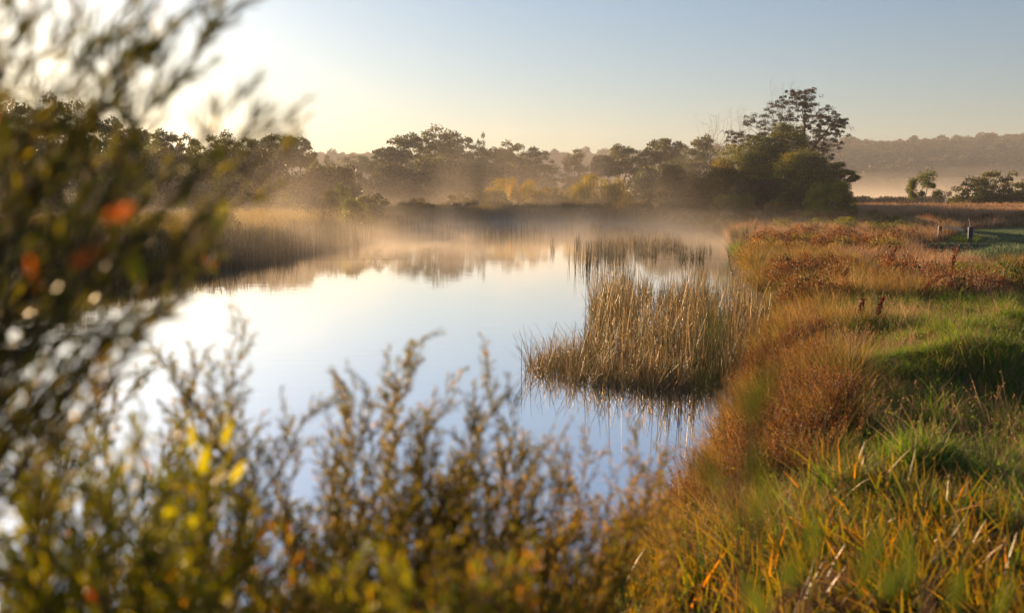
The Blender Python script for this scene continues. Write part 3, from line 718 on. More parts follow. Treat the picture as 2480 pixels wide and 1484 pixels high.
# right distance
e1 = euc_meshes('eucalyptus', 1, 1, seed=1) if False else None
def puffy():
    D = 150; o = 2235; pl = [(2225, 428, .9), (2248, 422, 1.05), (2208, 438, .7), (2210, 452, .7), (2216, 466, .6), (2262, 462, .6), (2258, 444, .45), (2240, 440, .7), (2236, 462, .4), (2205, 446, .5)]
    C = np.array([(wm(p[0] - o, D), random.uniform(-1, 1), hgt(p[1], D) - 1.0) for p in pl]); r = np.array([p[2] for p in pl]) * 1.05
    V, F, T, Hh = clump_leaves(C, r, 1.0, 420, .24, .12, .2, -.8, .3)
    tb = Tubes(5); tb.poly([(.3, 0, -.3), (.2, 0, .8)], [.16, .13]); skeleton(tb, (.2, 0, .8), [tuple(c) for c in C] * 2, .12, .03)
    return tb.mesh('trunk', M['pale_bark']), mesh_np('crown', V, F, [M['green_bush']], {'tint': T, 'hgt': Hh})
placed('eucalyptus_tree', puffy(), 2235, 150, 'small lone eucalypt with puffy separate tufts before the misty lake', 'tree')
RG = [euc_meshes('marsh_tree', 6, 7, .55, 26, .85, .7, 150, .26, .14, mat='euc', bark='bark', tr=.15, low=.7, fork=.15),
      euc_meshes('marsh_tree', 6, 6, .6, 20, .8, .7, 90, .26, .14, mat='euc', bark='bark', tr=.13, low=.8, fork=.15)]
for v, px, ty, wp, D, lb in [(0, 2352, 416, 110, 146, 'left tree of the dark grove at the right edge, sloping to the bare twigs'), (0, 2412, 403, 110, 148, 'highest domed tree of the dark grove at the right edge'),
                             (1, 2462, 412, 90, 150, 'thin crowned tree right of the highest dome'), (0, 2520, 405, 110, 152, 'tree of the dark grove cut by the right edge')]:
    placed('marsh_tree', RG[v], px, D, lb, 'tree', 'dark grove at the right edge', rz=px, sx=wm(wp, D) / (7, 6)[v], sz=(hgt(ty, D) - .7) / 6)
for px, ty, wp, lb in [(2340, 455, 90, 'low dark bush at the left foot of the right grove'), (2400, 452, 100, 'low dark bush in the middle foot of the right grove'), (2465, 455, 100, 'low dark bush at the right foot of the right grove')]:
    ms = bush_meshes('low_bush', hgt(ty, 144) - .7, wm(wp, 144), 20, .7, 150, .26, .14, 'euc'); placed('low_bush', ms, px, 144, lb, 'bush', 'low bushes under the right grove')
BS = bare_meshes('dead_tree', 4.2, 3, 24, .07, rmin=.02)[0]
placed('bare_bush', (BS,), 2318, 146, 'bare twiggy shrub at the left end of the right grove', 'bush', parts=('branches',))
FS = bush_meshes('far_tree', 4, 6, 12, .9, 90, .4, .24, 'ridge')
for px, wp, ty, D, lb in [(2268, 24, 462, 300, 'hazy round tree just right of the lone puffy eucalypt'), (2296, 26, 462, 310, 'hazy round tree between the lone eucalypt and the right grove'),
                          (2222, 18, 470, 330, 'tiny hazy tree behind the trunk of the lone eucalypt'), (2180, 20, 474, 320, 'tiny hazy tree on the misty lake edge'), (2285, 20, 468, 330, 'smallest hazy tree right of the lone eucalypt')]:
    placed('far_tree', FS, px, D, lb, 'tree', 'hazy trees in the lake mist', sx=wm(wp, D) / 6, sz=max(hgt(ty, D), 1) / 4)

# left bank: bare seed tree and small bushes
tk, C = bare_meshes('seed_tree', 3.9, 4.2, 60, .09, 'bark', .012)
P = np.repeat(C, 7, 0) + rng.normal(0, .13, (len(C) * 7, 3))
V, F, T, Hh = leafquads(P, rng.normal(0, 1, P.shape), .10, .07)
placed('seed_tree', (tk, mesh_np('leaves', V, F, [M['seedtree']], {'tint': T, 'hgt': Hh})), 638, 84, 'small bare tree dotted with pale dry leaves on the left bank', 'tree', parts=('trunk', 'leaves'), sz=(hgt(405, 84) - .7) / 4.0)
for px, ty, wp, D, mt, lb in [(835, 438, 70, 96, 'green_bush', 'pale green bush right of the bare seed tree'), (800, 458, 60, 90, 'euc', 'low olive bush beside the pale green one'), (690, 458, 60, 92, 'green_bush', 'grey green bush just right of the bare seed tree'),
                              (560, 462, 80, 88, 'euc', 'low dim bush left of the bare seed tree'), (900, 476, 110, 80, 'euc', 'low dark bush on the point of the left bank'), (860, 500, 90, 70, 'green_bush', 'small bluish green bush at the water on the left bank'),
                              (1005, 470, 110, 108, 'wattle_gold', 'golden low bush under the middle grove'), (1110, 462, 120, 112, 'wattle_gold', 'golden low bush deep in mist left of the willows')]:
    g = h1(*[c * D / np.hypot(*ray(px, 470)[:2]) for c in ray(px, 470)[:2]])
    ms = bush_meshes('low_bush', max(hgt(ty, D) - g, .5), wm(wp, D), 22, .45, 150, .2, .09, mt, 'bark', .06)
    placed('low_bush', ms, px, D, lb, 'bush', 'low bushes on the far bank')

# ---------------------------------------------------------------- reeds
reedP = [tuft('reed_tuft', M['reed'], 10, .24, .45, 1.3, .017, lean=.13, bend=.08, seg=4, stem=True, kink=.18, heads=(3, .018, .5)) for _ in range(5)]
brownP = [tuft('reed_tuft', M['reed'], 9, .22, .25, .8, .012, lean=.45, bend=.2, seg=3, stem=True, kink=.3) for _ in range(3)]
x, y = inpoly_px([(1452, 716), (1600, 700), (1752, 713), (1822, 758), (1852, 815), (1835, 880), (1760, 932), (1660, 948), (1540, 945), (1420, 930), (1300, 908), (1272, 896), (1300, 872), (1400, 846), (1440, 800), (1436, 760)], 1500)
dens = fbm(x * 1.1, y * .8, 3); m = dens > .38; x, y = keep(x, y, m)
sc2 = rng.uniform(.4, 1.15, len(x)) * (.75 + .5 * fbm(x * .9 + 3, y * .9, 2)) * np.where(proj(x, y, 0)[0] < 1420, .62, 1)
scatter('reed_bed', reedP, np.stack([x, y, 0 * x - .08], 1), sc2, 'large tan reed clump standing in the near water', .09)
x, y = inpoly_px([(1300, 905), (1272, 890), (1330, 862), (1450, 850), (1700, 900), (1840, 860), (1810, 930), (1700, 955), (1540, 950), (1400, 935)], 950)
scatter('broken_reeds', brownP, np.stack([x, y, 0 * x - .1], 1), rng.uniform(.5, 1, len(x)), 'tangle of dark broken stems at the foot of the reed clump', .15)
darkP = [tuft('reed_tuft', M['dark_reed'], 9, .25, .45, 1.15, .022, lean=.06, bend=.05, seg=2, stem=True, kink=.06, heads=(2, .03, .4)) for _ in range(4)]
midP = [tuft('reed_tuft', M['reed'], 9, .25, .5, 1.2, .022, lean=.06, bend=.05, seg=2, stem=True, kink=.06, heads=(2, .03, .5)) for _ in range(4)]
x, y = inpoly_px([(1398, 608), (1480, 628), (1600, 634), (1700, 630), (1724, 610), (1680, 592), (1600, 575), (1530, 560), (1440, 553), (1400, 575)], 2600)
m = (fbm(x * .35, y * .35, 3) > .46 + .1 * (y > 62)); x, y = keep(x, y, m)
h_ = rng.random(len(x)) < np.clip((y - 46) / 22, .15, .85)
scatter('middle_reed_bed', midP, np.stack([x, y, 0 * x - .08], 1)[h_], rng.uniform(.4, .9, h_.sum()), 'golden reeds in the bed beyond the near clump', .06)
scatter('middle_dark_reeds', darkP, np.stack([x, y, 0 * x - .08], 1)[~h_], rng.uniform(.45, .95, (~h_).sum()), 'dark reeds fringing the near side of the middle bed', .06)
pts = []
for px, py, k, sx in [(1300, 572, 34, 14), (1270, 570, 16, 16), (1235, 572, 20, 12), (1205, 574, 26, 16), (1175, 575, 14, 14), (1140, 574, 8, 16), (1085, 572, 9, 10), (1060, 568, 5, 14), (1110, 570, 4, 6), (1340, 610, 5, 3), (1385, 570, 6, 5),
                      (1402, 600, 9, 4), (1375, 570, 3, 3), (835, 598, 14, 5), (862, 600, 14, 5), (905, 575, 9, 9), (880, 580, 12, 14), (940, 566, 5, 10), (1020, 560, 6, 20), (1450, 640, 20, 30), (1420, 655, 10, 20), (1500, 690, 16, 25)]:
    for _ in range(k): pts.append(flat(px + random.gauss(0, sx), py + random.gauss(0, 2.2)))
P = np.array(pts); scatter('sparse_reeds', [tuft('reed_tuft', M['dark_reed'], 4, .12, .5, 1.25, .02, lean=.06, bend=.05, seg=2, stem=True, kink=.05) for _ in range(4)],
                           np.stack([P[:, 0], P[:, 1], 0 * P[:, 0] - .08], 1), rng.uniform(.6, 1.1, len(P)), 'sparse emergent reed stems in open water', .05)
# shallow reeds along the left and far shore
x, y = wedge(42000, 26, 110, 34, 1.4); s = sdist(POND, x, y)
m = (s < .3) & (s > -3.2) & (rng.random(len(x)) < .5) & (x < 4 + (y - 80) * .35) & (y > 26) & (fbm(x * .3, y * .3, 3) > .40 - .10 * (s > -1.6)); x, y = keep(x, y, m)
scatter('shallow_reeds', darkP, np.stack([x, y, 0 * x - .08], 1), rng.uniform(.8, 1.5, len(x)), 'thin reeds standing in the shallows of the left shore', .05)

# single stems left of the near clump
for i, (px, pb, pt, lean, lb) in enumerate([(1263, 916, 826, 0, 'lone upright reed stem farthest left of the near clump'), (1283, 905, 800, 4, 'lone bent reed stem second from the left in open water'), (1272, 912, 866, 0, 'short reed stem between the two leftmost tall ones'),
                                            (1322, 892, 776, 26, 'reed stem slanting to the right over the left lobe of the clump'), (1310, 898, 822, -14, 'short reed stem leaning left at the clump edge'), (1388, 870, 780, 6, 'tall reed stem rising from the low lobe of the clump'),
                                            (1442, 800, 690, -18, 'long reed stem leaning out left of the main clump'), (1430, 810, 732, 4, 'upright reed stem just left of the main clump'), (1418, 818, 770, -3, 'short reed stem left of the main clump')]):
    X, Y = flat(px, pb); H = (pb - pt) / FP * math.hypot(X, Y); tb = Tubes(4)
    dx = lean / FP * Y
    tb.poly([(0, 0, -.1), (dx * .45, 0, H * .5), (dx, .02, H)], [.006, .005, .0025])
    tag(link('reed_stem', tb.mesh('reed_stem', M['twig']), loc=(X, Y, 0)), lb, 'reed', 'single reed stems beside the near clump')

# ---------------------------------------------------------------- banks: stuff
bankP = [tuft('bank_reed_tuft', M['bank_reed'], 22, .45, .8, 1.7, .045, lean=.10, bend=.12, seg=2, heads=(4, .055, .7)) for _ in range(5)]
x, y = wedge(60000, 30, 150, 36, 1.3); s = sdist(POND, x, y)
m = (s > -.1) & (s < 26) & (x < (y - 60) * .25 + 2) & (rng.random(len(x)) < np.clip(1.25 - s / 22, .15, 1)); x, y = keep(x, y, m); s = sdist(POND, x, y)
sc3 = rng.uniform(.65, 1.05, len(x)) * np.where(s < 9, 1, .75) * (.75 + .5 * fbm(x * .12, y * .12, 3))
scatter('bank_reeds', bankP, onground(x, y), sc3, 'golden topped reeds covering the left and far banks', .08)

scp = [bpy.data.objects.new('bank_scrub', bush_meshes('bank_scrub', 1.6, 2.6, 14, .5, 150, .13, .06, mt, tr=.03, droop=-.3)[1]) for mt in ('euc', 'green_bush', 'dark_bush')]
x, y = wedge(1500, 42, 125, 30, 1.3); s = sdist(POND, x, y); m = (s > 1.0) & (s < 26) & (x < (y - 60) * .25 + 2) & (fbm(x * .09 + 7, y * .09, 3) > .44); x, y = keep(x, y, m)
scatter('bank_scrub', scp, onground(x, y, -.1), rng.uniform(.5, 1.15, len(x)), 'olive scrub mixed through the reeds of the far bank', .1)
dryP = [tuft('dry_grass_tuft', M['dry_grass'], 26, .28, .45, 1.0, .014, lean=.18, bend=.25, heads=(4, .022, .5)) for _ in range(5)]
goldP = [tuft('golden_tuft', M['gold_grass'], 46, .16, .5, .95, .011, lean=.35, bend=.55, seg=4, splay=.8, heads=(2, .014, .15)) for _ in range(5)]
redP = [tuft('red_weed_tuft', M['red_weed'], 12, .14, .4, .8, .008, lean=.12, bend=.12, stem=True, seg=3, heads=(34, .012, .95)) for _ in range(4)]
grP = [tuft('grass_tuft', M['grass'], 40, .16, .10, .30, .007, lean=.4, bend=.55, seg=3) for _ in range(4)] + [tuft('grass_tuft', M['grass'], 16, .12, .25, .5, .008, lean=.35, bend=.6, seg=4, heads=(2, .012, .2)),
       tuft('grass_tuft', M['dry_grass'], 18, .16, .15, .42, .006, lean=.5, bend=.5, seg=3)]
M['turf'] = ramp_mat('dewy_turf', [(0, (0.04, 0.075, 0.045)), (0.6, (0.09, 0.13, 0.07)), (1, (0.18, 0.21, 0.10))], 0.35, nscale=.5, namt=.7)
turfP = [tuft('turf_tuft', M['turf'], 30, .3, .03, .09, .012, lean=.3, bend=.3, seg=1) for _ in range(3)]
def right_pts(n, d0, d1, p=1.3, az0=3, az1=34):
    u = rng.random(n); d = (d0 ** p + u * (d1 ** p - d0 ** p)) ** (1 / p); a = R(1) * rng.uniform(az0, az1, n)
    return d * np.sin(a), d * np.cos(a)
RX, RY, _ = at(2335, 590)
# pinkish dry meadow beyond
x, y = right_pts(26000, 17, 104); s = sdist(POND, x, y); sp_ = sdist(PATH, x, y); sg = sdist(GREEN, x, y)
cl = fbm(x * .9, y * .6, 3); m = (s > .15) & (sp_ > .3) & (sg > .2) & (x / y > .14) & (cl > .36) & ~((np.hypot(x - RX, y - RY) < 4) & (y < RY + .5)); x, y = keep(x, y, m); s = s[m]; cl = cl[m]
nz = fbm(x * .16 + 4, y * .16, 3)
kindn = np.where((s < 3.5) & (y < 40) & (nz < .55), 1, np.where(nz > .56, 2, 0)); 
kindn = np.where((kindn == 2) & (rng.random(len(x)) < .45), 0, kindn)
Pg = onground(x, y); far_s = (1 + np.clip((y - 40) / 70, 0, 1) * .3) * (.2 + 1.05 * cl)
scatter('dry_meadow', dryP, Pg[kindn == 0], (rng.uniform(.55, 1.1, len(x)) * far_s)[kindn == 0], 'pinkish dry seeding grass across the right bank', .1)
scatter('golden_sedge', goldP, Pg[kindn == 1], (rng.uniform(.5, 1.0, len(x)) * (.1 + 1.35 * cl))[kindn == 1], 'golden sedge along the right shore', .12)
scatter('olive_grass', grP, Pg[kindn == 2], (rng.uniform(1.6, 2.9, len(x)) * far_s)[kindn == 2], 'olive green grass patches among the dry meadow', .12)
# low scrub of different colours breaking up the meadow
for nm, mt, cnt, lo_, lb in (('rust_scrub', 'red_weed', 170, 0, 'rust coloured scrub clumps scattered through the meadow'), ('dark_scrub', 'wattle', 110, 20, 'dark green scrub clumps scattered through the meadow'), ('straw_scrub', 'gold_grass', 120, 40, 'straw coloured scrub clumps scattered through the meadow')):
    pr = [bpy.data.objects.new(nm, bush_meshes(nm, .9, 1.3, 12, .28, 150, .06, .03, mt, tr=.02, droop=-.5)[1]) for _ in range(2)]
    x, y = right_pts(cnt * 6, 14, 95, 1.1, 9, 30); m = (sdist(POND, x, y) > .5) & (sdist(PATH, x, y) > 1) & (sdist(GREEN, x, y) > .4) & (fbm(x * .15 + lo_, y * .15, 3) > .5); x, y = keep(x, y, m)
    scatter(nm, pr, onground(x, y, -.1), rng.uniform(.35, .95, len(x)) * (1 + y / 160), lb, .15)
# dark reed wall behind the path
x, y = right_pts(9000, 86, 140, 1.2, 17, 34); m = (sdist(PATH, x, y) > 2) & (y > 96 - (x / y - .33) * 150 + 14 * fbm(x * .1, y * .1, 2)) & (x / y > .345 - .03 * (y > 108)); x, y = keep(x, y, m)
wallP = [tuft('marsh_reed_tuft', M['dry_grass'], 20, .5, .9, 1.6, .05, lean=.08, bend=.1, seg=2, heads=(4, .07, .6)) for _ in range(4)]
scatter('marsh_reeds', wallP, onground(x, y), rng.uniform(.55, .9, len(x)), 'dark reddish reeds behind the mown path', .06)
# red weeds along the near right shore
x, y = right_pts(4600, 7.5, 19, 1.2, 8, 26); s = sdist(POND, x, y); u = proj(x, y, .9)[0]
m = (s > -.05) & (s < .4 + 1.9 * fbm(x * 1.3, y * 1.3, 3)) & (sdist(GREEN, x, y) > -1.2 + 2.2 * fbm(x * 1.1 + 3, y * 1.1, 3)) & (fbm(x * 1.5, y * 1.5, 2) > .3); x, y = keep(x, y, m)
scatter('red_weeds', redP, onground(x, y), rng.uniform(.45, .9, len(x)), 'rusty red seeding weeds crowding the near right shore', .12)
x, y = right_pts(7000, 6.5, 19, 1.2, 8, 30); s = sdist(POND, x, y); m = (s > .0) & (sdist(GREEN, x, y) > -.3) & (s < 2.2) & (fbm(x * 1.2 + 9, y * 1.2, 3) > .46); x, y = keep(x, y, m)
scatter('shore_grass', goldP, onground(x, y), rng.uniform(.4, .75, len(x)), 'golden green grass mixed through the red weeds', .15)
# bright green grass mounds
x, y = right_pts(52000, 5.6, 26, 1.5, 6, 34); s = sdist(POND, x, y); sg = sdist(GREEN, x, y)
m = (sg < .1 + 1.1 * (fbm(x * 1.1 + 3, y * 1.1, 3) - .2)) & (s > .3); x, y = keep(x, y, m)
scatter('green_grass', grP, onground(x, y, -.01), rng.uniform(.5, 1.0, len(x)) * (.2 + 1.9 * fbm(x * 2.3, y * 2.3, 3) ** 1.3), 'lush green grass over the rounded mounds', .15)
x, y = right_pts(1500, 6, 26, 1.4, 8, 34); m = (sdist(GREEN, x, y) < .2) & (fbm(x * .8 + 2, y * .8, 3) > .5); x, y = keep(x, y, m)
scatter('straw_tufts', dryP, onground(x, y), rng.uniform(.35, .65, len(x)), 'sparse straw tufts poking through the green mounds', .2)
# mown path
x, y = right_pts(16000, 22, 84, 1.3, 16, 34); m = sdist(PATH, x, y) < .4; x, y = keep(x, y, m)
scatter('mown_grass', turfP, onground(x, y, 0), rng.uniform(.9, 1.8, len(x)), 'dewy bluish mown grass path', .05)
# foreground broad blades, bottom right
bladeP = [tuft('broad_grass_tuft', M['blade'], 11, .12, .16, .5, .027, lean=.28, bend=.45, seg=5, splay=.5) for _ in range(5)] + [tuft('broad_grass_tuft', M['dry_grass'], 16, .14, .1, .4, .010, lean=.6, bend=.6, seg=4), tuft('broad_grass_tuft', M['grass'], 30, .14, .1, .35, .009, lean=.4, bend=.6, seg=4)]
x, y = right_pts(4000, 2.2, 7.4, 1.4, 3, 36); s = sdist(POND, x, y)
m = (s > .25) & (fbm(x * 2.2, y * 2.2, 2) > .3) & (rng.random(len(x)) < np.where(y > 5.9, .4, 1)) ; x, y = keep(x, y, m)
tallP = [tuft('tall_blade_tuft', M['blade'], 5, .1, .5, .85, .02, lean=.12, bend=.2, seg=5) for _ in range(3)]
xt = np.array([flat(px, 1300, 1.0) for px in (1960, 2080, 2200, 2290, 2360, 2410, 2465, 2500, 2180, 2440)])
scatter('tall_blades', tallP, onground(xt[:, 0], xt[:, 1]), rng.uniform(.5, .9, len(xt)), 'tall orange tipped blades standing above the near grass', .08)
scatter('foreground_grass', bladeP, onground(x, y), rng.uniform(.55, 1.15, len(x)), 'broad bladed green and orange grass across the near bank', .15)
litP = [tuft('litter_tuft', M['dark_reed'], 20, .2, .05, .25, .008, lean=.8, bend=.6, seg=2) for _ in range(3)]
x, y = wedge(3500, 1.8, 8, 36, 1.5); s = sdist(POND, x, y); m = s > .02; x, y = keep(x, y, m)
scatter('ground_litter', litP, onground(x, y), rng.uniform(.6, 1.2, len(x)), 'dark dead stems and litter on the near bank', .2)

# ---------------------------------------------------------------- tussocks one can tell apart
def tussock(px, py, H, rad, mat, label, nb=420, bend=.75, lean=.45, wid=.009):
    V, F, T, Hh, C = blades(nb, rad, H * .6, H, wid, lean=lean, bend=bend, seg=4, splay=.95)
    x, y, z = at(px, py)
    o = link('grass_tussock', mesh_np('grass_tussock', V, F, [M[mat]], {'tint': T, 'hgt': Hh}), loc=(x, y, z - .03), rz=random.uniform(0, 6))
    tag(o, label, 'tussock', 'arching grass tussocks on the right bank')
for a in [(1850, 705, .95, .22, 'gold_grass', 'arching green hearted tussock spilling toward the water beside the near reeds'),
          (1985, 745, .85, .22, 'gold_grass', 'golden arching tussock with a combed crest right of the green hearted one'),
          (1790, 590, 1.25, .4, 'bank_reed', 'tall yellow green tussock at the water inlet', 500, .25, .2),
          (1745, 572, 1.3, .45, 'bank_reed', 'upright yellow green tussock left of the inlet one', 500, .2, .15),
          (1830, 648, 1.15, .35, 'gold_grass', 'brown tussock overhanging the bend of the shore'),
          (1930, 655, 1.0, .3, 'gold_grass', 'bright golden tussock behind the arching ones'),
          (2050, 640, .9, .3, 'dry_grass', 'pale straw tussock in the middle of the meadow'),
          (2180, 760, .45, .22, 'grass', 'low green tussock at the front edge of the meadow'),
          (2100, 770, .42, .2, 'grass', 'small green tussock beside the red dock stalks'),
          (2475, 650, .6, .5, 'gold_grass', 'golden mound of grass at the right edge beside the path', 700),
          (2375, 690, .8, .3, 'red_weed', 'reddish upright tussock below the path', 420, .25, .2),
          (2340, 587, .45, .5, 'grass', 'green grass mound under the blue post', 500),
          (2240, 560, 1.3, .45, 'dry_grass', 'tall straw tussock left of the wooden rail', 420, .25, .2),
          (2300, 572, .9, .35, 'dry_grass', 'straw tussock growing through the wooden rail', 300, .25, .2),
          (2010, 1180, .5, .15, 'grass', 'green tussock above the blurred foreground blades', 500, .5, .3, .007),
          (2120, 1130, .4, .18, 'grass', 'round green tussock in the hollow of the mounds', 500, .5, .3, .007)]:
    tussock(*a)

# ---------------------------------------------------------------- dock plants
def dock(px, py, H, label, arch=.1, az=0.0):
    tb = Tubes(5); P, A = [], []
    e = None
    k = random.choice((3, 4)); parts = []
    for j in range(k):
        a = az + random.gauss(0, .5); ar = arch * random.uniform(.6, 1.3); h = H * random.uniform(.75, 1.05)
        pts = [Vector((math.cos(a) * ar * h * t * t * 1.3, math.sin(a) * ar * h * t * t * 1.3, h * t * (1 - ar * .35 * t))) for t in np.linspace(0, 1, 7)]
        tb.poly(pts, [.006, .006, .005, .005, .004, .003, .002])
        for q in range(150):
            t = random.uniform(.38, 1) * 6; i = min(int(t), 5); p = pts[i].lerp(pts[i + 1], t - i)
            w = .02 * (1.15 - t / 6) + .006
            P.append([p[c] + random.gauss(0, w) for c in range(3)]); A.append([random.gauss(0, 1) for _ in range(3)])
    V, F, T, Hh = leafquads(np.array(P), np.array(A), .032, .024)
    x, y, z = at(px, py)
    e = link('dock_plant', None, loc=(x, y, z)); tag(e, label, 'dock plant', 'red seeding dock plants')
    link('stem', tb.mesh('stem', M['twig']), e); tag(link('seed_head', mesh_np('seed_head', V, F, [M['dock']], {'tint': T, 'hgt': Hh}), e), kind='stuff')
for a in [(2298, 712, 1.15, 'dark red dock standing tall against the mown path'), (2225, 735, .95, 'rusty dock arching over to the right like a plume', .75, .2), (2185, 700, .8, 'dark red dock left of the arching plume'),
          (2120, 620, .9, 'red dock among straw grass in mid meadow'), (2095, 625, .8, 'small red dock beside the mid meadow one'), (2080, 800, .55, 'short red dock at the left edge of the green mounds'),
          (2125, 790, .5, 'short crimson dock on the first green mound'), (2160, 655, .8, 'twin red dock spikes below the mid meadow one'), (2260, 640, .7, 'thin dark dock at the left side of the path'),
          (2040, 720, .7, 'rusty dock behind the golden combed tussock')]:
    dock(*a)

# ---------------------------------------------------------------- wooden rail with blue post
x0, y0, z0 = RX, RY, h1(RX, RY); d2 = math.hypot(x0, y0)
e = link('post_and_rail', None, loc=(x0, y0, z0)); tag(e, 'short wooden rail between a blue post and a leaning dark post by the path', 'fence')
def box(name, cx, cy_, cz, sx, sy, sz, mat, parent, rot=(0, 0, 0), bev=.012):
    import bmesh
    bm = bmesh.new(); bmesh.ops.create_cube(bm, size=1); bmesh.ops.scale(bm, vec=(sx, sy, sz), verts=bm.verts)
    bmesh.ops.bevel(bm, geom=list(bm.edges), offset=bev, segments=2, affect='EDGES')
    me = bpy.data.meshes.new(name); bm.to_mesh(me); bm.free(); me.materials.append(mat)
    o = link(name, me, parent, (cx, cy_, cz)); o.rotation_euler = rot; return o
u_ = d2 / FP
box('post', 12 * u_, 0, .38, .2, .16, .8, M['blue_wood'], e); box('post', -32 * u_, 1.2, .38, .16, .14, .8, M['blue_wood'], e, (0, .05, 0))
box('rail', -10 * u_, .62, .70, 44 * u_ * 1.02, .16, .14, M['rail_wood'], e, (0, .16, math.atan2(-1.2, 44 * u_)))
tb = Tubes(4); tb.poly([(12 * u_, 0, .75), (10 * u_, 0, 1.0), (7 * u_, 0, 1.25)], [.02, .018, .012]); link('wire', tb.mesh('wire', M['rail_wood']), e)
tb = Tubes(4); tb.poly([(-32 * u_, 1.2, .75), (-35 * u_, 1.2, 1.05)], [.02, .012]); link('wire', tb.mesh('wire', M['rail_wood']), e)

# ---------------------------------------------------------------- near shrubs
def leaf_mesh(name, L_, W_, mat, fold=.25, curl=.15):
    V, F = [], []
    n = 5
    for i in range(n + 1):
        t = i / n; w_ = W_ / 2 * math.sin(math.pi * min(1, t * .92 + .06)) ** .8 if 0 < i < n else W_ * .04
        z = -curl * L_ * t * t
        V += [(t * L_, -w_, z + fold * w_), (t * L_, 0, z), (t * L_, w_, z + fold * w_)]
    for i in range(n):
        b = i * 3; F += [(b, b + 1, b + 4, b + 3), (b + 1, b + 2, b + 5, b + 4)]
    me = mesh_np(name, V, F, [mat], {'tint': np.full(len(V), .5), 'hgt': np.repeat(np.linspace(0, 1, n + 1), 3)}, smooth=True); return me

def frame(p, a, up, s):
    a = Vector(a).normalized(); b = Vector(up).cross(a)
    if b.length < 1e-4: b = a.orthogonal()
    b.normalize(); c = a.cross(b)
    m = Matrix((a * s, b * s, c * s)).transposed().to_4x4(); m.translation = p; return m

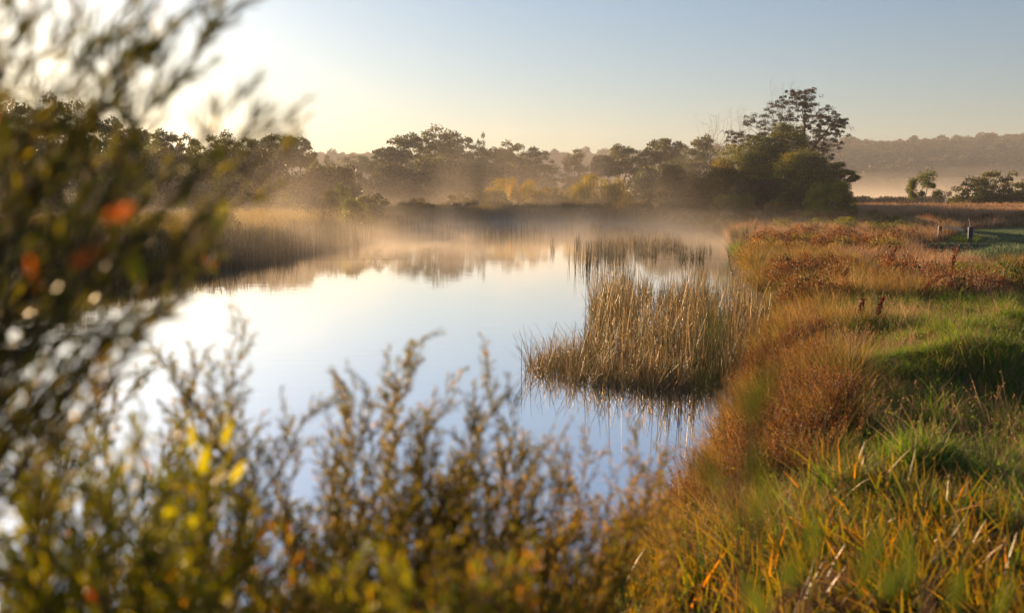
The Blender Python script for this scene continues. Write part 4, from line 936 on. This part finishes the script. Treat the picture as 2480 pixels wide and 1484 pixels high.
def shrub(name, base, tips, label, cat, leaf, mat, twig_gap=.05, twig_len=(.06, .16), leaf_gap=.012, r0=.009, start=.35, n_parts=300, special=(), ang=.75, second=True, wob=.05, group=None, tw_r=.0012, leaf_jit=.35, bow=.1, fill=0, bushy=1.0):
    """woody shrub: stems from the base to every tip, side twigs, leaves spiralling round the twigs"""
    base = Vector(base); tb = Tubes(5); tw = Tubes(3); LP, LA, LU, LS = [], [], [], []
    root = link(name, None, loc=base); tag(root, label, cat, group)
    def along(pts, gap, s0=0.0):
        out = []; tot = sum((pts[i + 1] - pts[i]).length for i in range(len(pts) - 1)); acc = 0; nxt = tot * s0
        for i in range(len(pts) - 1):
            seg = pts[i + 1] - pts[i]; l = seg.length
            while nxt <= acc + l and l > 1e-6:
                out.append((pts[i] + seg * ((nxt - acc) / l), seg / l, nxt / tot)); nxt += gap * random.uniform(.6, 1.4)
            acc += l
        return out
    def leafy(pts, s0):
        ph = random.uniform(0, 6)
        for p, d, t in along(pts, leaf_gap, s0):
            ph += 2.4; o = d.orthogonal().normalized(); s = d.cross(o); r = o * math.cos(ph) + s * math.sin(ph)
            a = d * math.cos(ang) + r * math.sin(ang) + Vector([random.gauss(0, leaf_jit * .5) for _ in range(3)])
            LP.append(p); LA.append(a.normalized()); LU.append(r); LS.append(random.uniform(.6, 1.15) * (1 - .35 * max(0, t - .75) / .25))
    def wobble(p0, p1, n, k, bw=0.0):
        L_ = (p1 - p0).length; sd_ = Vector([random.gauss(0, 1) for _ in range(3)]); pts = []
        for i in range(n + 1):
            t = i / n; q = p0.lerp(p1, t); q += Vector((0, 0, 1)) * (bw * L_ * 4 * t * (1 - t)) + sd_ * (k * L_ * math.sin(math.pi * t) * .5)
            if 0 < i < n: q += Vector([random.gauss(0, k * L_ * .12) for _ in range(3)])
            pts.append(q)
        return pts
    def twig(p, d, L_, lvl):
        o = d.orthogonal().normalized(); o.rotate(Matrix.Rotation(random.uniform(0, 6.283), 3, d)); a = random.uniform(.35, .8)
        dd = (d * math.cos(a) + o * math.sin(a) + Vector((0, 0, .12))).normalized()
        pts = wobble(p, p + dd * L_, 4, .08)
        tw.poly(pts, [tw_r * 1.3, tw_r * 1.2, tw_r, tw_r, tw_r * .6]); leafy(pts, .12)
        if lvl and L_ > .07:
            for q, d2_, t in along(pts, twig_gap * 1.4, .25): twig(q, d2_, L_ * random.uniform(.35, .6) * (1.1 - t * .5), 0)
    for tp in tips:
        tp = Vector(tp) - base
        st = Vector((random.gauss(0, .03), random.gauss(0, .03), 0))
        pts = wobble(st, tp, 9, wob, bow)
        rr = [r0 * (1 - .85 * i / 9) for i in range(10)]
        tb.poly(pts, rr)
        for p, d, t in along(pts, twig_gap, start):
            twig(p, d, random.uniform(*twig_len) * (1.15 - .55 * t) * bushy, second)
        leafy(pts[6:], .1)
    link('stem', tb.mesh('stem', M['twig']), root)
    if tw.n: tag(link('twigs', tw.mesh('twigs', M['twig']), root), kind='stuff')
    n = len(LP)
    P = np.array(LP); A = np.array(LA); U = np.array(LU); S = np.array(LS)
    W_ = P + np.array(base); u, v, dep = proj(W_[:, 0], W_[:, 1], W_[:, 2])
    vis = (u > -40) & (u < 2520) & (v > -40) & (v < 1520) & (dep > .2)
    near = np.argsort(np.where(vis, dep, 1e6))[:n_parts]
    near = near[vis[near]] if n_parts else near[:0]
    mset = [leaf_mesh('leaf', leaf[0], leaf[1], M[mat]) for _ in range(2)]
    for k_, me_ in enumerate(mset): me_.attributes['tint'].data.foreach_set('value', np.full(len(me_.vertices), (.42, .62)[k_], np.float32))
    for i in near:
        o = link('leaf', random.choice(mset), root); o.matrix_local = frame(LP[i], LA[i], LU[i], LS[i])
    rest = np.ones(n, bool); rest[near] = False
    if rest.any():
        Pr, Ar, Sr, Ur = P[rest], A[rest], S[rest], U[rest]; k_ = len(Pr)
        B = np.cross(Ur, Ar); B /= (np.linalg.norm(B, axis=1, keepdims=True) + 1e-9); Nn = np.cross(Ar, B)
        l = (leaf[0] * Sr)[:, None]; w_ = (leaf[1] * Sr)[:, None] / 2
        V = np.stack([Pr, Pr + Ar * l * .3 + B * w_ * .85 + Nn * w_ * .2, Pr + Ar * l * .7 + B * w_ * .8 + Nn * w_ * .1, Pr + Ar * l - Nn * l * .1, Pr + Ar * l * .7 - B * w_ * .8 + Nn * w_ * .1, Pr + Ar * l * .3 - B * w_ * .85 + Nn * w_ * .2], 1).reshape(-1, 3)
        b = np.arange(k_)[:, None] * 6
        F = np.concatenate([b + np.array([[0, 1, 2, 3]]), b + np.array([[0, 3, 4, 5]])])
        tt = np.clip(rng.normal(.5, .22, k_), 0, 1)
        o = link('foliage', mesh_np('foliage', V, F, [M[mat]], {'tint': np.repeat(tt, 6), 'hgt': np.tile([0, .3, .7, 1, .7, .3], k_)}), root); tag(o, kind='stuff')
    # odd coloured leaves
    for (px, py, D, smat, L_, W2, dirx, dirz) in special:
        p = Vector(ray(px, py)) ; p = Vector((0, 0, CAM_H)) + p * (D / p.y) - base
        me_ = leaf_mesh('leaf', L_, W2, M[smat]); o = link('leaf', me_, root); o.matrix_local = frame(p, Vector((dirx, .2, dirz)), Vector((0, -1, .2)), 1)
        o['label'] = 'yellow leaf' if smat == 'leaf_yellow' else 'orange leaf'
    return root, n

def pt(px, py, D):
    d = ray(px, py); t = D / d[1]; return (d[0] * t, D, CAM_H + d[2] * t)
def gpt(x, y): return (x, y, h1(x, y))

def more(pxs, n, jx=45, jy=(10, 120), D=None, jd=.15):
    out = []
    for _ in range(n):
        a = random.choice(pxs); out.append(pt(a[0] + random.gauss(0, jx), a[1] + random.uniform(*jy), a[2] + random.gauss(0, jd)))
    return out
# tall leafy shrub at the left, very close to the lens
tipsA = more([(100, 60, 1.22), (250, 80, 1.28), (380, 120, 1.34), (480, 60, 1.34), (60, 180, 1.22), (200, 200, 1.28), (330, 250, 1.3), (560, 80, 1.35), (640, 260, 1.35), (20, 60, 1.2), (80, 120, 1.2)], 17, 60, (-60, 60), jd=.08) + [pt(560, 20, 1.38), pt(620, 190, 1.32), pt(660, 250, 1.26), pt(380, -60, 1.38), pt(250, -120, 1.32), pt(120, -80, 1.2), pt(20, -60, 1.26), pt(480, 120, 1.44), pt(420, -80, 1.5),
         pt(-60, 120, 1.14), pt(330, 30, 1.2), pt(200, 40, 1.38)]
shrub('leafy_shrub', gpt(-1.9, 1.05), tipsA, 'tall leafy shrub close at the left, its blurred twigs crossing the sun glow', 'shrub', (.041, .0066), 'leaf_near',
      twig_gap=.08, twig_len=(.08, .18), leaf_gap=.016, r0=.008, start=.72, ang=.42, wob=.05, bow=.03)
tipsB = more([(100, 500, 0.98), (250, 480, 0.98), (400, 560, 1.04), (200, 350, 0.98), (350, 400, 1.1), (450, 560, 1.16), (100, 620, 0.98), (250, 600, 0.98)], 11, 50, (-60, 60), jd=.06) + [pt(735, 320, 1.56), pt(560, 420, 1.38), pt(500, 560, 1.2), pt(470, 690, 1.32), pt(300, 470, 1.14), pt(380, 560, 1.44), pt(200, 600, 1.08), pt(100, 420, 1.14), pt(400, 730, 1.38), pt(40, 560, 1.2),
         pt(420, 380, 1.56), pt(280, 350, 1.44), pt(120, 300, 1.5), pt(520, 640, 1.56), pt(20, 300, 1.32), pt(220, 420, 1.32)]
shrub('leafy_shrub', gpt(-1.75, .85), tipsB, 'blurred olive shrub at the left covering the far bank, with orange leaves', 'shrub', (.040, .0068), 'leaf_near',
      twig_gap=.10, twig_len=(.07, .15), leaf_gap=.018, r0=.009, start=.76, ang=.65, wob=.06, bow=.05,
      special=[(525, 560, 1.0, 'leaf_yellow', .03, .010, .2, 1), (340, 690, .95, 'leaf_yellow', .03, .012, -.3, 1), (70, 620, .9, 'leaf_orange', .04, .009, .1, -1), (165, 650, .9, 'leaf_orange', .035, .011, .8, .6),
               (250, 535, .9, 'leaf_orange', .03, .014, .8, .4),])
# lower left mass
tipsC = more([(100, 1000, 1.6), (250, 1080, 1.6), (400, 1100, 1.7), (500, 1150, 1.7), (200, 1250, 1.4), (400, 1300, 1.4), (80, 1300, 1.3), (520, 1350, 1.5), (300, 1400, 1.3)], 38, 45, (40, 150)) + [pt(150, 1000, 1.7), pt(60, 1040, 1.6), pt(260, 1060, 1.8), pt(350, 1010, 1.7), pt(430, 1020, 1.8), pt(520, 1040, 1.7), pt(20, 980, 1.5), pt(300, 1120, 1.5), pt(180, 1100, 1.5), pt(420, 1150, 1.5), pt(80, 1180, 1.4),
         pt(500, 1180, 1.6), pt(560, 1120, 1.9), pt(250, 1240, 1.35), pt(380, 1280, 1.4), pt(120, 1320, 1.3), pt(480, 1330, 1.5), pt(600, 1250, 1.8), pt(20, 1300, 1.5)]
shrub('low_shrub', gpt(-.75, 1.35), tipsC, 'dense dark green shrub filling the lower left corner, with yellow leaves', 'shrub', (.034, .0065), 'leaf_low',
      twig_gap=.045, twig_len=(.06, .17), leaf_gap=.011, r0=.006, start=.35, ang=.6, wob=.06, bow=.05,
      special=[(470, 1090, 1.45, 'leaf_yellow', .045, .009, -.2, 1), (540, 1080, 1.45, 'leaf_yellow', .04, .011, .3, 1), (490, 1150, 1.45, 'leaf_yellow', .045, .014, .1, 1), (395, 1260, 1.4, 'leaf_yellow', .03, .016, .5, .6),
               (440, 1270, 1.4, 'leaf_yellow', .025, .016, .9, .3), (240, 1470, 1.2, 'leaf_orange', .03, .01, -.6, .8), (560, 1170, 1.5, 'leaf_yellow', .04, .012, .6, 1)])
# wiry fine-leaved shrubs
tipsW1 = more([(480, 960, 2.3), (380, 980, 2.3), (600, 1060, 2.3), (700, 1150, 2.3), (300, 980, 2.2)], 16, 90, (100, 250)) + [pt(595, 800, 2.3), pt(400, 870, 2.3), pt(540, 900, 2.4), pt(480, 880, 2.5), pt(560, 960, 2.2), pt(350, 890, 2.4), pt(640, 1000, 2.4), pt(740, 1000, 2.3), pt(230, 930, 2.3), pt(700, 1060, 2.2), pt(620, 1100, 2.3), pt(450, 950, 2.3)]
shrub('wiry_shrub', gpt(-1.15, 2.35), tipsW1, 'wiry fine leaved shrub behind the lower left mass, sprigs over the water', 'shrub', (.016, .0056), 'wiry_leaf', twig_gap=.021, twig_len=(.07, .18), leaf_gap=.0075, r0=.005, start=.45, n_parts=0, ang=.85, wob=.12, bow=.04)
tipsW2 = more([(1000, 900, 2.5), (1100, 960, 2.5), (900, 1040, 2.4), (1180, 1000, 2.6), (1000, 1080, 2.4), (850, 1120, 2.4), (1120, 1120, 2.4), (1240, 1040, 2.6)], 26, 110, (90, 260)) + [pt(1000, 830, 2.5), pt(860, 940, 2.4), pt(830, 950, 2.5), pt(1230, 965, 2.6), pt(1180, 890, 2.7), pt(1080, 960, 2.6), pt(960, 930, 2.5), pt(820, 1060, 2.3), pt(900, 1040, 2.4), pt(1040, 1010, 2.3), pt(1140, 1000, 2.5), pt(1060, 1100, 2.2), pt(940, 1120, 2.2),
          pt(1180, 1080, 2.4), pt(720, 1090, 2.3), pt(780, 1150, 2.2)]
shrub('wiry_shrub', gpt(-.38, 2.4), tipsW2, 'tallest wiry brown green shrub at the bottom centre', 'shrub', (.016, .0056), 'wiry_leaf', twig_gap=.021, twig_len=(.07, .18), leaf_gap=.0075, r0=.0055, start=.35, n_parts=0, ang=.85, wob=.12, bow=.04)
tipsW3 = more([(1330, 1150, 2.7), (1450, 1150, 2.8), (1560, 1150, 2.9), (1400, 1240, 2.6), (1280, 1200, 2.5)], 20, 90, (50, 180)) + [pt(1330, 1060, 2.7), pt(1430, 1080, 2.8), pt(1540, 1060, 2.9), pt(1620, 1100, 2.9), pt(1290, 1110, 2.6), pt(1380, 1160, 2.6), pt(1480, 1150, 2.8), pt(1580, 1150, 2.8), pt(1240, 1050, 2.8), pt(1330, 1220, 2.5), pt(1440, 1240, 2.6)]
shrub('wiry_shrub', gpt(-.1, 2.75), tipsW3, 'thin wiry shrub leaning right toward the orange grass', 'shrub', (.016, .0056), 'wiry_leaf', twig_gap=.021, twig_len=(.07, .18), leaf_gap=.0078, r0=.005, start=.4, n_parts=0, ang=.85, wob=.12, bow=.02)
tipsW4 = more([(700, 1300, 2.0), (900, 1300, 1.9), (1100, 1300, 2.0), (1250, 1330, 2.1), (800, 1400, 1.8), (1000, 1400, 1.8), (1200, 1420, 2.0), (600, 1400, 1.8)], 26, 80) + [pt(700, 1250, 2.0), pt(820, 1230, 2.0), pt(900, 1280, 1.9), pt(1000, 1260, 2.0), pt(1100, 1300, 2.0), pt(760, 1340, 1.9), pt(1180, 1330, 2.1), pt(960, 1370, 1.8), pt(850, 1400, 1.8), pt(1080, 1400, 1.9), pt(620, 1340, 1.8), pt(1280, 1380, 2.1), pt(640, 1420, 1.7)]
shrub('wiry_shrub', gpt(-.42, 2.0), tipsW4, 'low amber leaved shrub along the bottom centre edge', 'shrub', (.017, .0065), 'wiry_leaf', twig_gap=.03, twig_len=(.08, .2), leaf_gap=.008, r0=.005, start=.3, n_parts=0, ang=.8, bow=.04)

tipsD = more([(600, 1330, 1.6), (760, 1350, 1.6), (900, 1380, 1.5), (1050, 1400, 1.6), (1200, 1400, 1.7), (1320, 1350, 1.9), (1400, 1300, 2.1), (500, 1400, 1.5)], 42, 70, (-40, 80))
shrub('low_shrub', gpt(-.2, 1.75), tipsD, 'yellow green leafy shrub low at the bottom centre', 'shrub', (.026, .007), 'leaf_low', twig_gap=.04, twig_len=(.06, .16), leaf_gap=.012, r0=.004, start=.35, n_parts=200, ang=.65, bow=.04)
# blurred weeds close to the lens on the right
def weed(px0, D, leaves, label):
    x, y, z = pt(px0, 1500, D); g = h1(x, y); root = link('tall_weed', None, loc=(x, y, g)); tag(root, label, 'weed', 'blurred tall weeds near the lens')
    top = max(-(l[1]) for l in leaves); base = Vector((x, y, g)); tb = Tubes(5)
    pts = [Vector((0, 0, 0))] + [Vector(pt(px0, 1400, D)) - base] + [Vector(pt(px, py + 60, D)) - base for px, py, L_, W_, dx in sorted(leaves, key=lambda l: -l[1])]
    tb.poly(pts, [.0028] * len(pts)); link('stem', tb.mesh('stem', M['twig']), root)
    for px, py, L_, W_, dx in leaves:
        me_ = leaf_mesh('leaf', L_, W_, M['green_bush'], .2, .05); me_.attributes['tint'].data.foreach_set('value', np.full(len(me_.vertices), random.uniform(.3, .55), np.float32))
        o = link('leaf', me_, root); o.matrix_local = frame(Vector(pt(px, py + L_ * FP / D * .5, D)) - base, Vector((dx, 0, 1)), Vector((random.uniform(-.3, .3), -1, 0)), 1)
weed(1790, .62, [(1722, 800, .04, .008, .1), (1712, 900, .045, .011, .05), (1842, 920, .045, .008, .1), (1820, 980, .035, .009, -.1), (1800, 1110, .04, .012, .2), (1750, 1130, .03, .010, -.7), (1830, 1200, .04, .009, .2)], 'blurred broad leaved weed in front of the reed clump')
weed(1950, .8, [(1900, 1380, .03, .018, .2), (1960, 1300, .05, .01, .1), (2080, 1330, .06, .014, .3), (2130, 1400, .03, .02, .5), (1850, 1440, .04, .014, -.4)], 'blurred weed low before the right foreground grass')
weed(2250, .85, [(2210, 1340, .06, .014, -.2), (2300, 1420, .05, .014, .2), (2400, 1440, .05, .012, .4)], 'blurred weed at the lower right corner')

# ---------------------------------------------------------------- air
def volume_box(name, x0, x1, y0, y1, z0, z1, label):
    V = [(x0, y0, z0), (x1, y0, z0), (x1, y1, z0), (x0, y1, z0), (x0, y0, z1), (x1, y0, z1), (x1, y1, z1), (x0, y1, z1)]
    F = [(0, 3, 2, 1), (4, 5, 6, 7), (0, 1, 5, 4), (1, 2, 6, 5), (2, 3, 7, 6), (3, 0, 4, 7)]
    m = bpy.data.materials.new(name); m.use_nodes = True; N = m.node_tree.nodes; N.clear()
    out = N.new('ShaderNodeOutputMaterial'); pv = N.new('ShaderNodeVolumePrincipled'); m.node_tree.links.new(pv.outputs[0], out.inputs['Volume'])
    o = link(name, mesh_np(name, V, F, [m])); tag(o, label, None, None, 'stuff'); return m, pv
m, pv = volume_box('haze', -1560, 1560, -40, 1460, -3, 92, 'pale golden haze filling the valley')
pv.inputs['Color'].default_value = (0.80, 0.81, 0.85, 1); pv.inputs['Density'].default_value = 0.00032; pv.inputs['Anisotropy'].default_value = 0.2

def mist(name, box_, dens, hz, nscale, lo, hi, label, aniso=.5, zs=.6):
    m, pv = volume_box(name, *box_, label); N, L = m.node_tree.nodes, m.node_tree.links
    pv.inputs['Color'].default_value = (0.98, 0.86, 0.72, 1); pv.inputs['Anisotropy'].default_value = aniso
    g = N.new('ShaderNodeNewGeometry'); tc = N.new('ShaderNodeTexCoord')
    mp = N.new('ShaderNodeMapping'); mp.inputs['Scale'].default_value = (1, .55, zs); L.new(tc.outputs['Object'], mp.inputs[0])
    no = N.new('ShaderNodeTexNoise'); no.inputs['Scale'].default_value = nscale; no.inputs['Detail'].default_value = 3; no.inputs['Roughness'].default_value = .55; no.inputs['Distortion'].default_value = .6
    L.new(mp.outputs[0], no.inputs['Vector'])
    mr = N.new('ShaderNodeMapRange'); mr.inputs['From Min'].default_value = lo; mr.inputs['From Max'].default_value = hi; L.new(no.outputs['Fac'], mr.inputs['Value'])
    sx = N.new('ShaderNodeSeparateXYZ'); L.new(tc.outputs['Object'], sx.inputs[0])
    def mth(op, a, b=None):
        n = N.new('ShaderNodeMath'); n.operation = op
        for i, v in enumerate((a, b)):
            if v is None: continue
            if isinstance(v, (int, float)): n.inputs[i].default_value = v
            else: L.new(v, n.inputs[i])
        return n.outputs[0]
    # height falloff, and soft edges at the sides of the box
    n2 = N.new('ShaderNodeTexNoise'); n2.inputs['Scale'].default_value = nscale * .8; n2.inputs['Detail'].default_value = 2
    mp2 = N.new('ShaderNodeMapping'); mp2.inputs['Scale'].default_value = (1.3, .6, 0.02); mp2.inputs['Location'].default_value = (31, 7, 0)
    L.new(tc.outputs['Object'], mp2.inputs[0]); L.new(mp2.outputs[0], n2.inputs['Vector'])
    hh = N.new('ShaderNodeMapRange'); hh.inputs['From Min'].default_value = .38; hh.inputs['From Max'].default_value = .7
    hh.inputs['To Min'].default_value = hz * .35; hh.inputs['To Max'].default_value = hz * 2.2; L.new(n2.outputs['Fac'], hh.inputs['Value'])
    e = mth('EXPONENT', mth('MULTIPLY', mth('DIVIDE', sx.outputs['Z'], hh.outputs[0]), -1.0))
    def edge(c, a, b, soft):
        r1 = N.new('ShaderNodeMapRange'); r1.interpolation_type = 'SMOOTHSTEP'; r1.inputs['From Min'].default_value = a; r1.inputs['From Max'].default_value = a + soft; L.new(c, r1.inputs['Value'])
        r2 = N.new('ShaderNodeMapRange'); r2.interpolation_type = 'SMOOTHSTEP'; r2.inputs['From Min'].default_value = b; r2.inputs['From Max'].default_value = b - soft; L.new(c, r2.inputs['Value'])
        return mth('MULTIPLY', r1.outputs[0], r2.outputs[0])
    x0, x1, y0, y1, z0, z1 = box_
    E = mth('MULTIPLY', edge(sx.outputs['X'], x0, x1, (x1 - x0) * .12), edge(sx.outputs['Y'], y0, y1, (y1 - y0) * .18))
    d = mth('MULTIPLY', mth('MULTIPLY', mr.outputs[0], e), E)
    L.new(mth('MULTIPLY', d, dens), pv.inputs['Density'])
mist('mist', (-65, 18, 34, 150, .02, 8), .032, 1.2, .11, .45, .68, 'golden mist drifting low over the far half of the pond')
mist('water_mist', (-60, 24, 46, 112, .02, 2.2), .085, .4, .16, .36, .66, 'thin golden layer of steam lying on the far water', zs=.4)
mist('grove_mist', (-70, 60, 151, 245, .02, 20), .008, 5.0, .05, .45, .7, 'golden mist rising before the middle grove')
mist('lake_mist', (20, 420, 250, 600, .02, 12), .02, 3.0, .02, .2, .7, 'pale mist lying on the far lake')
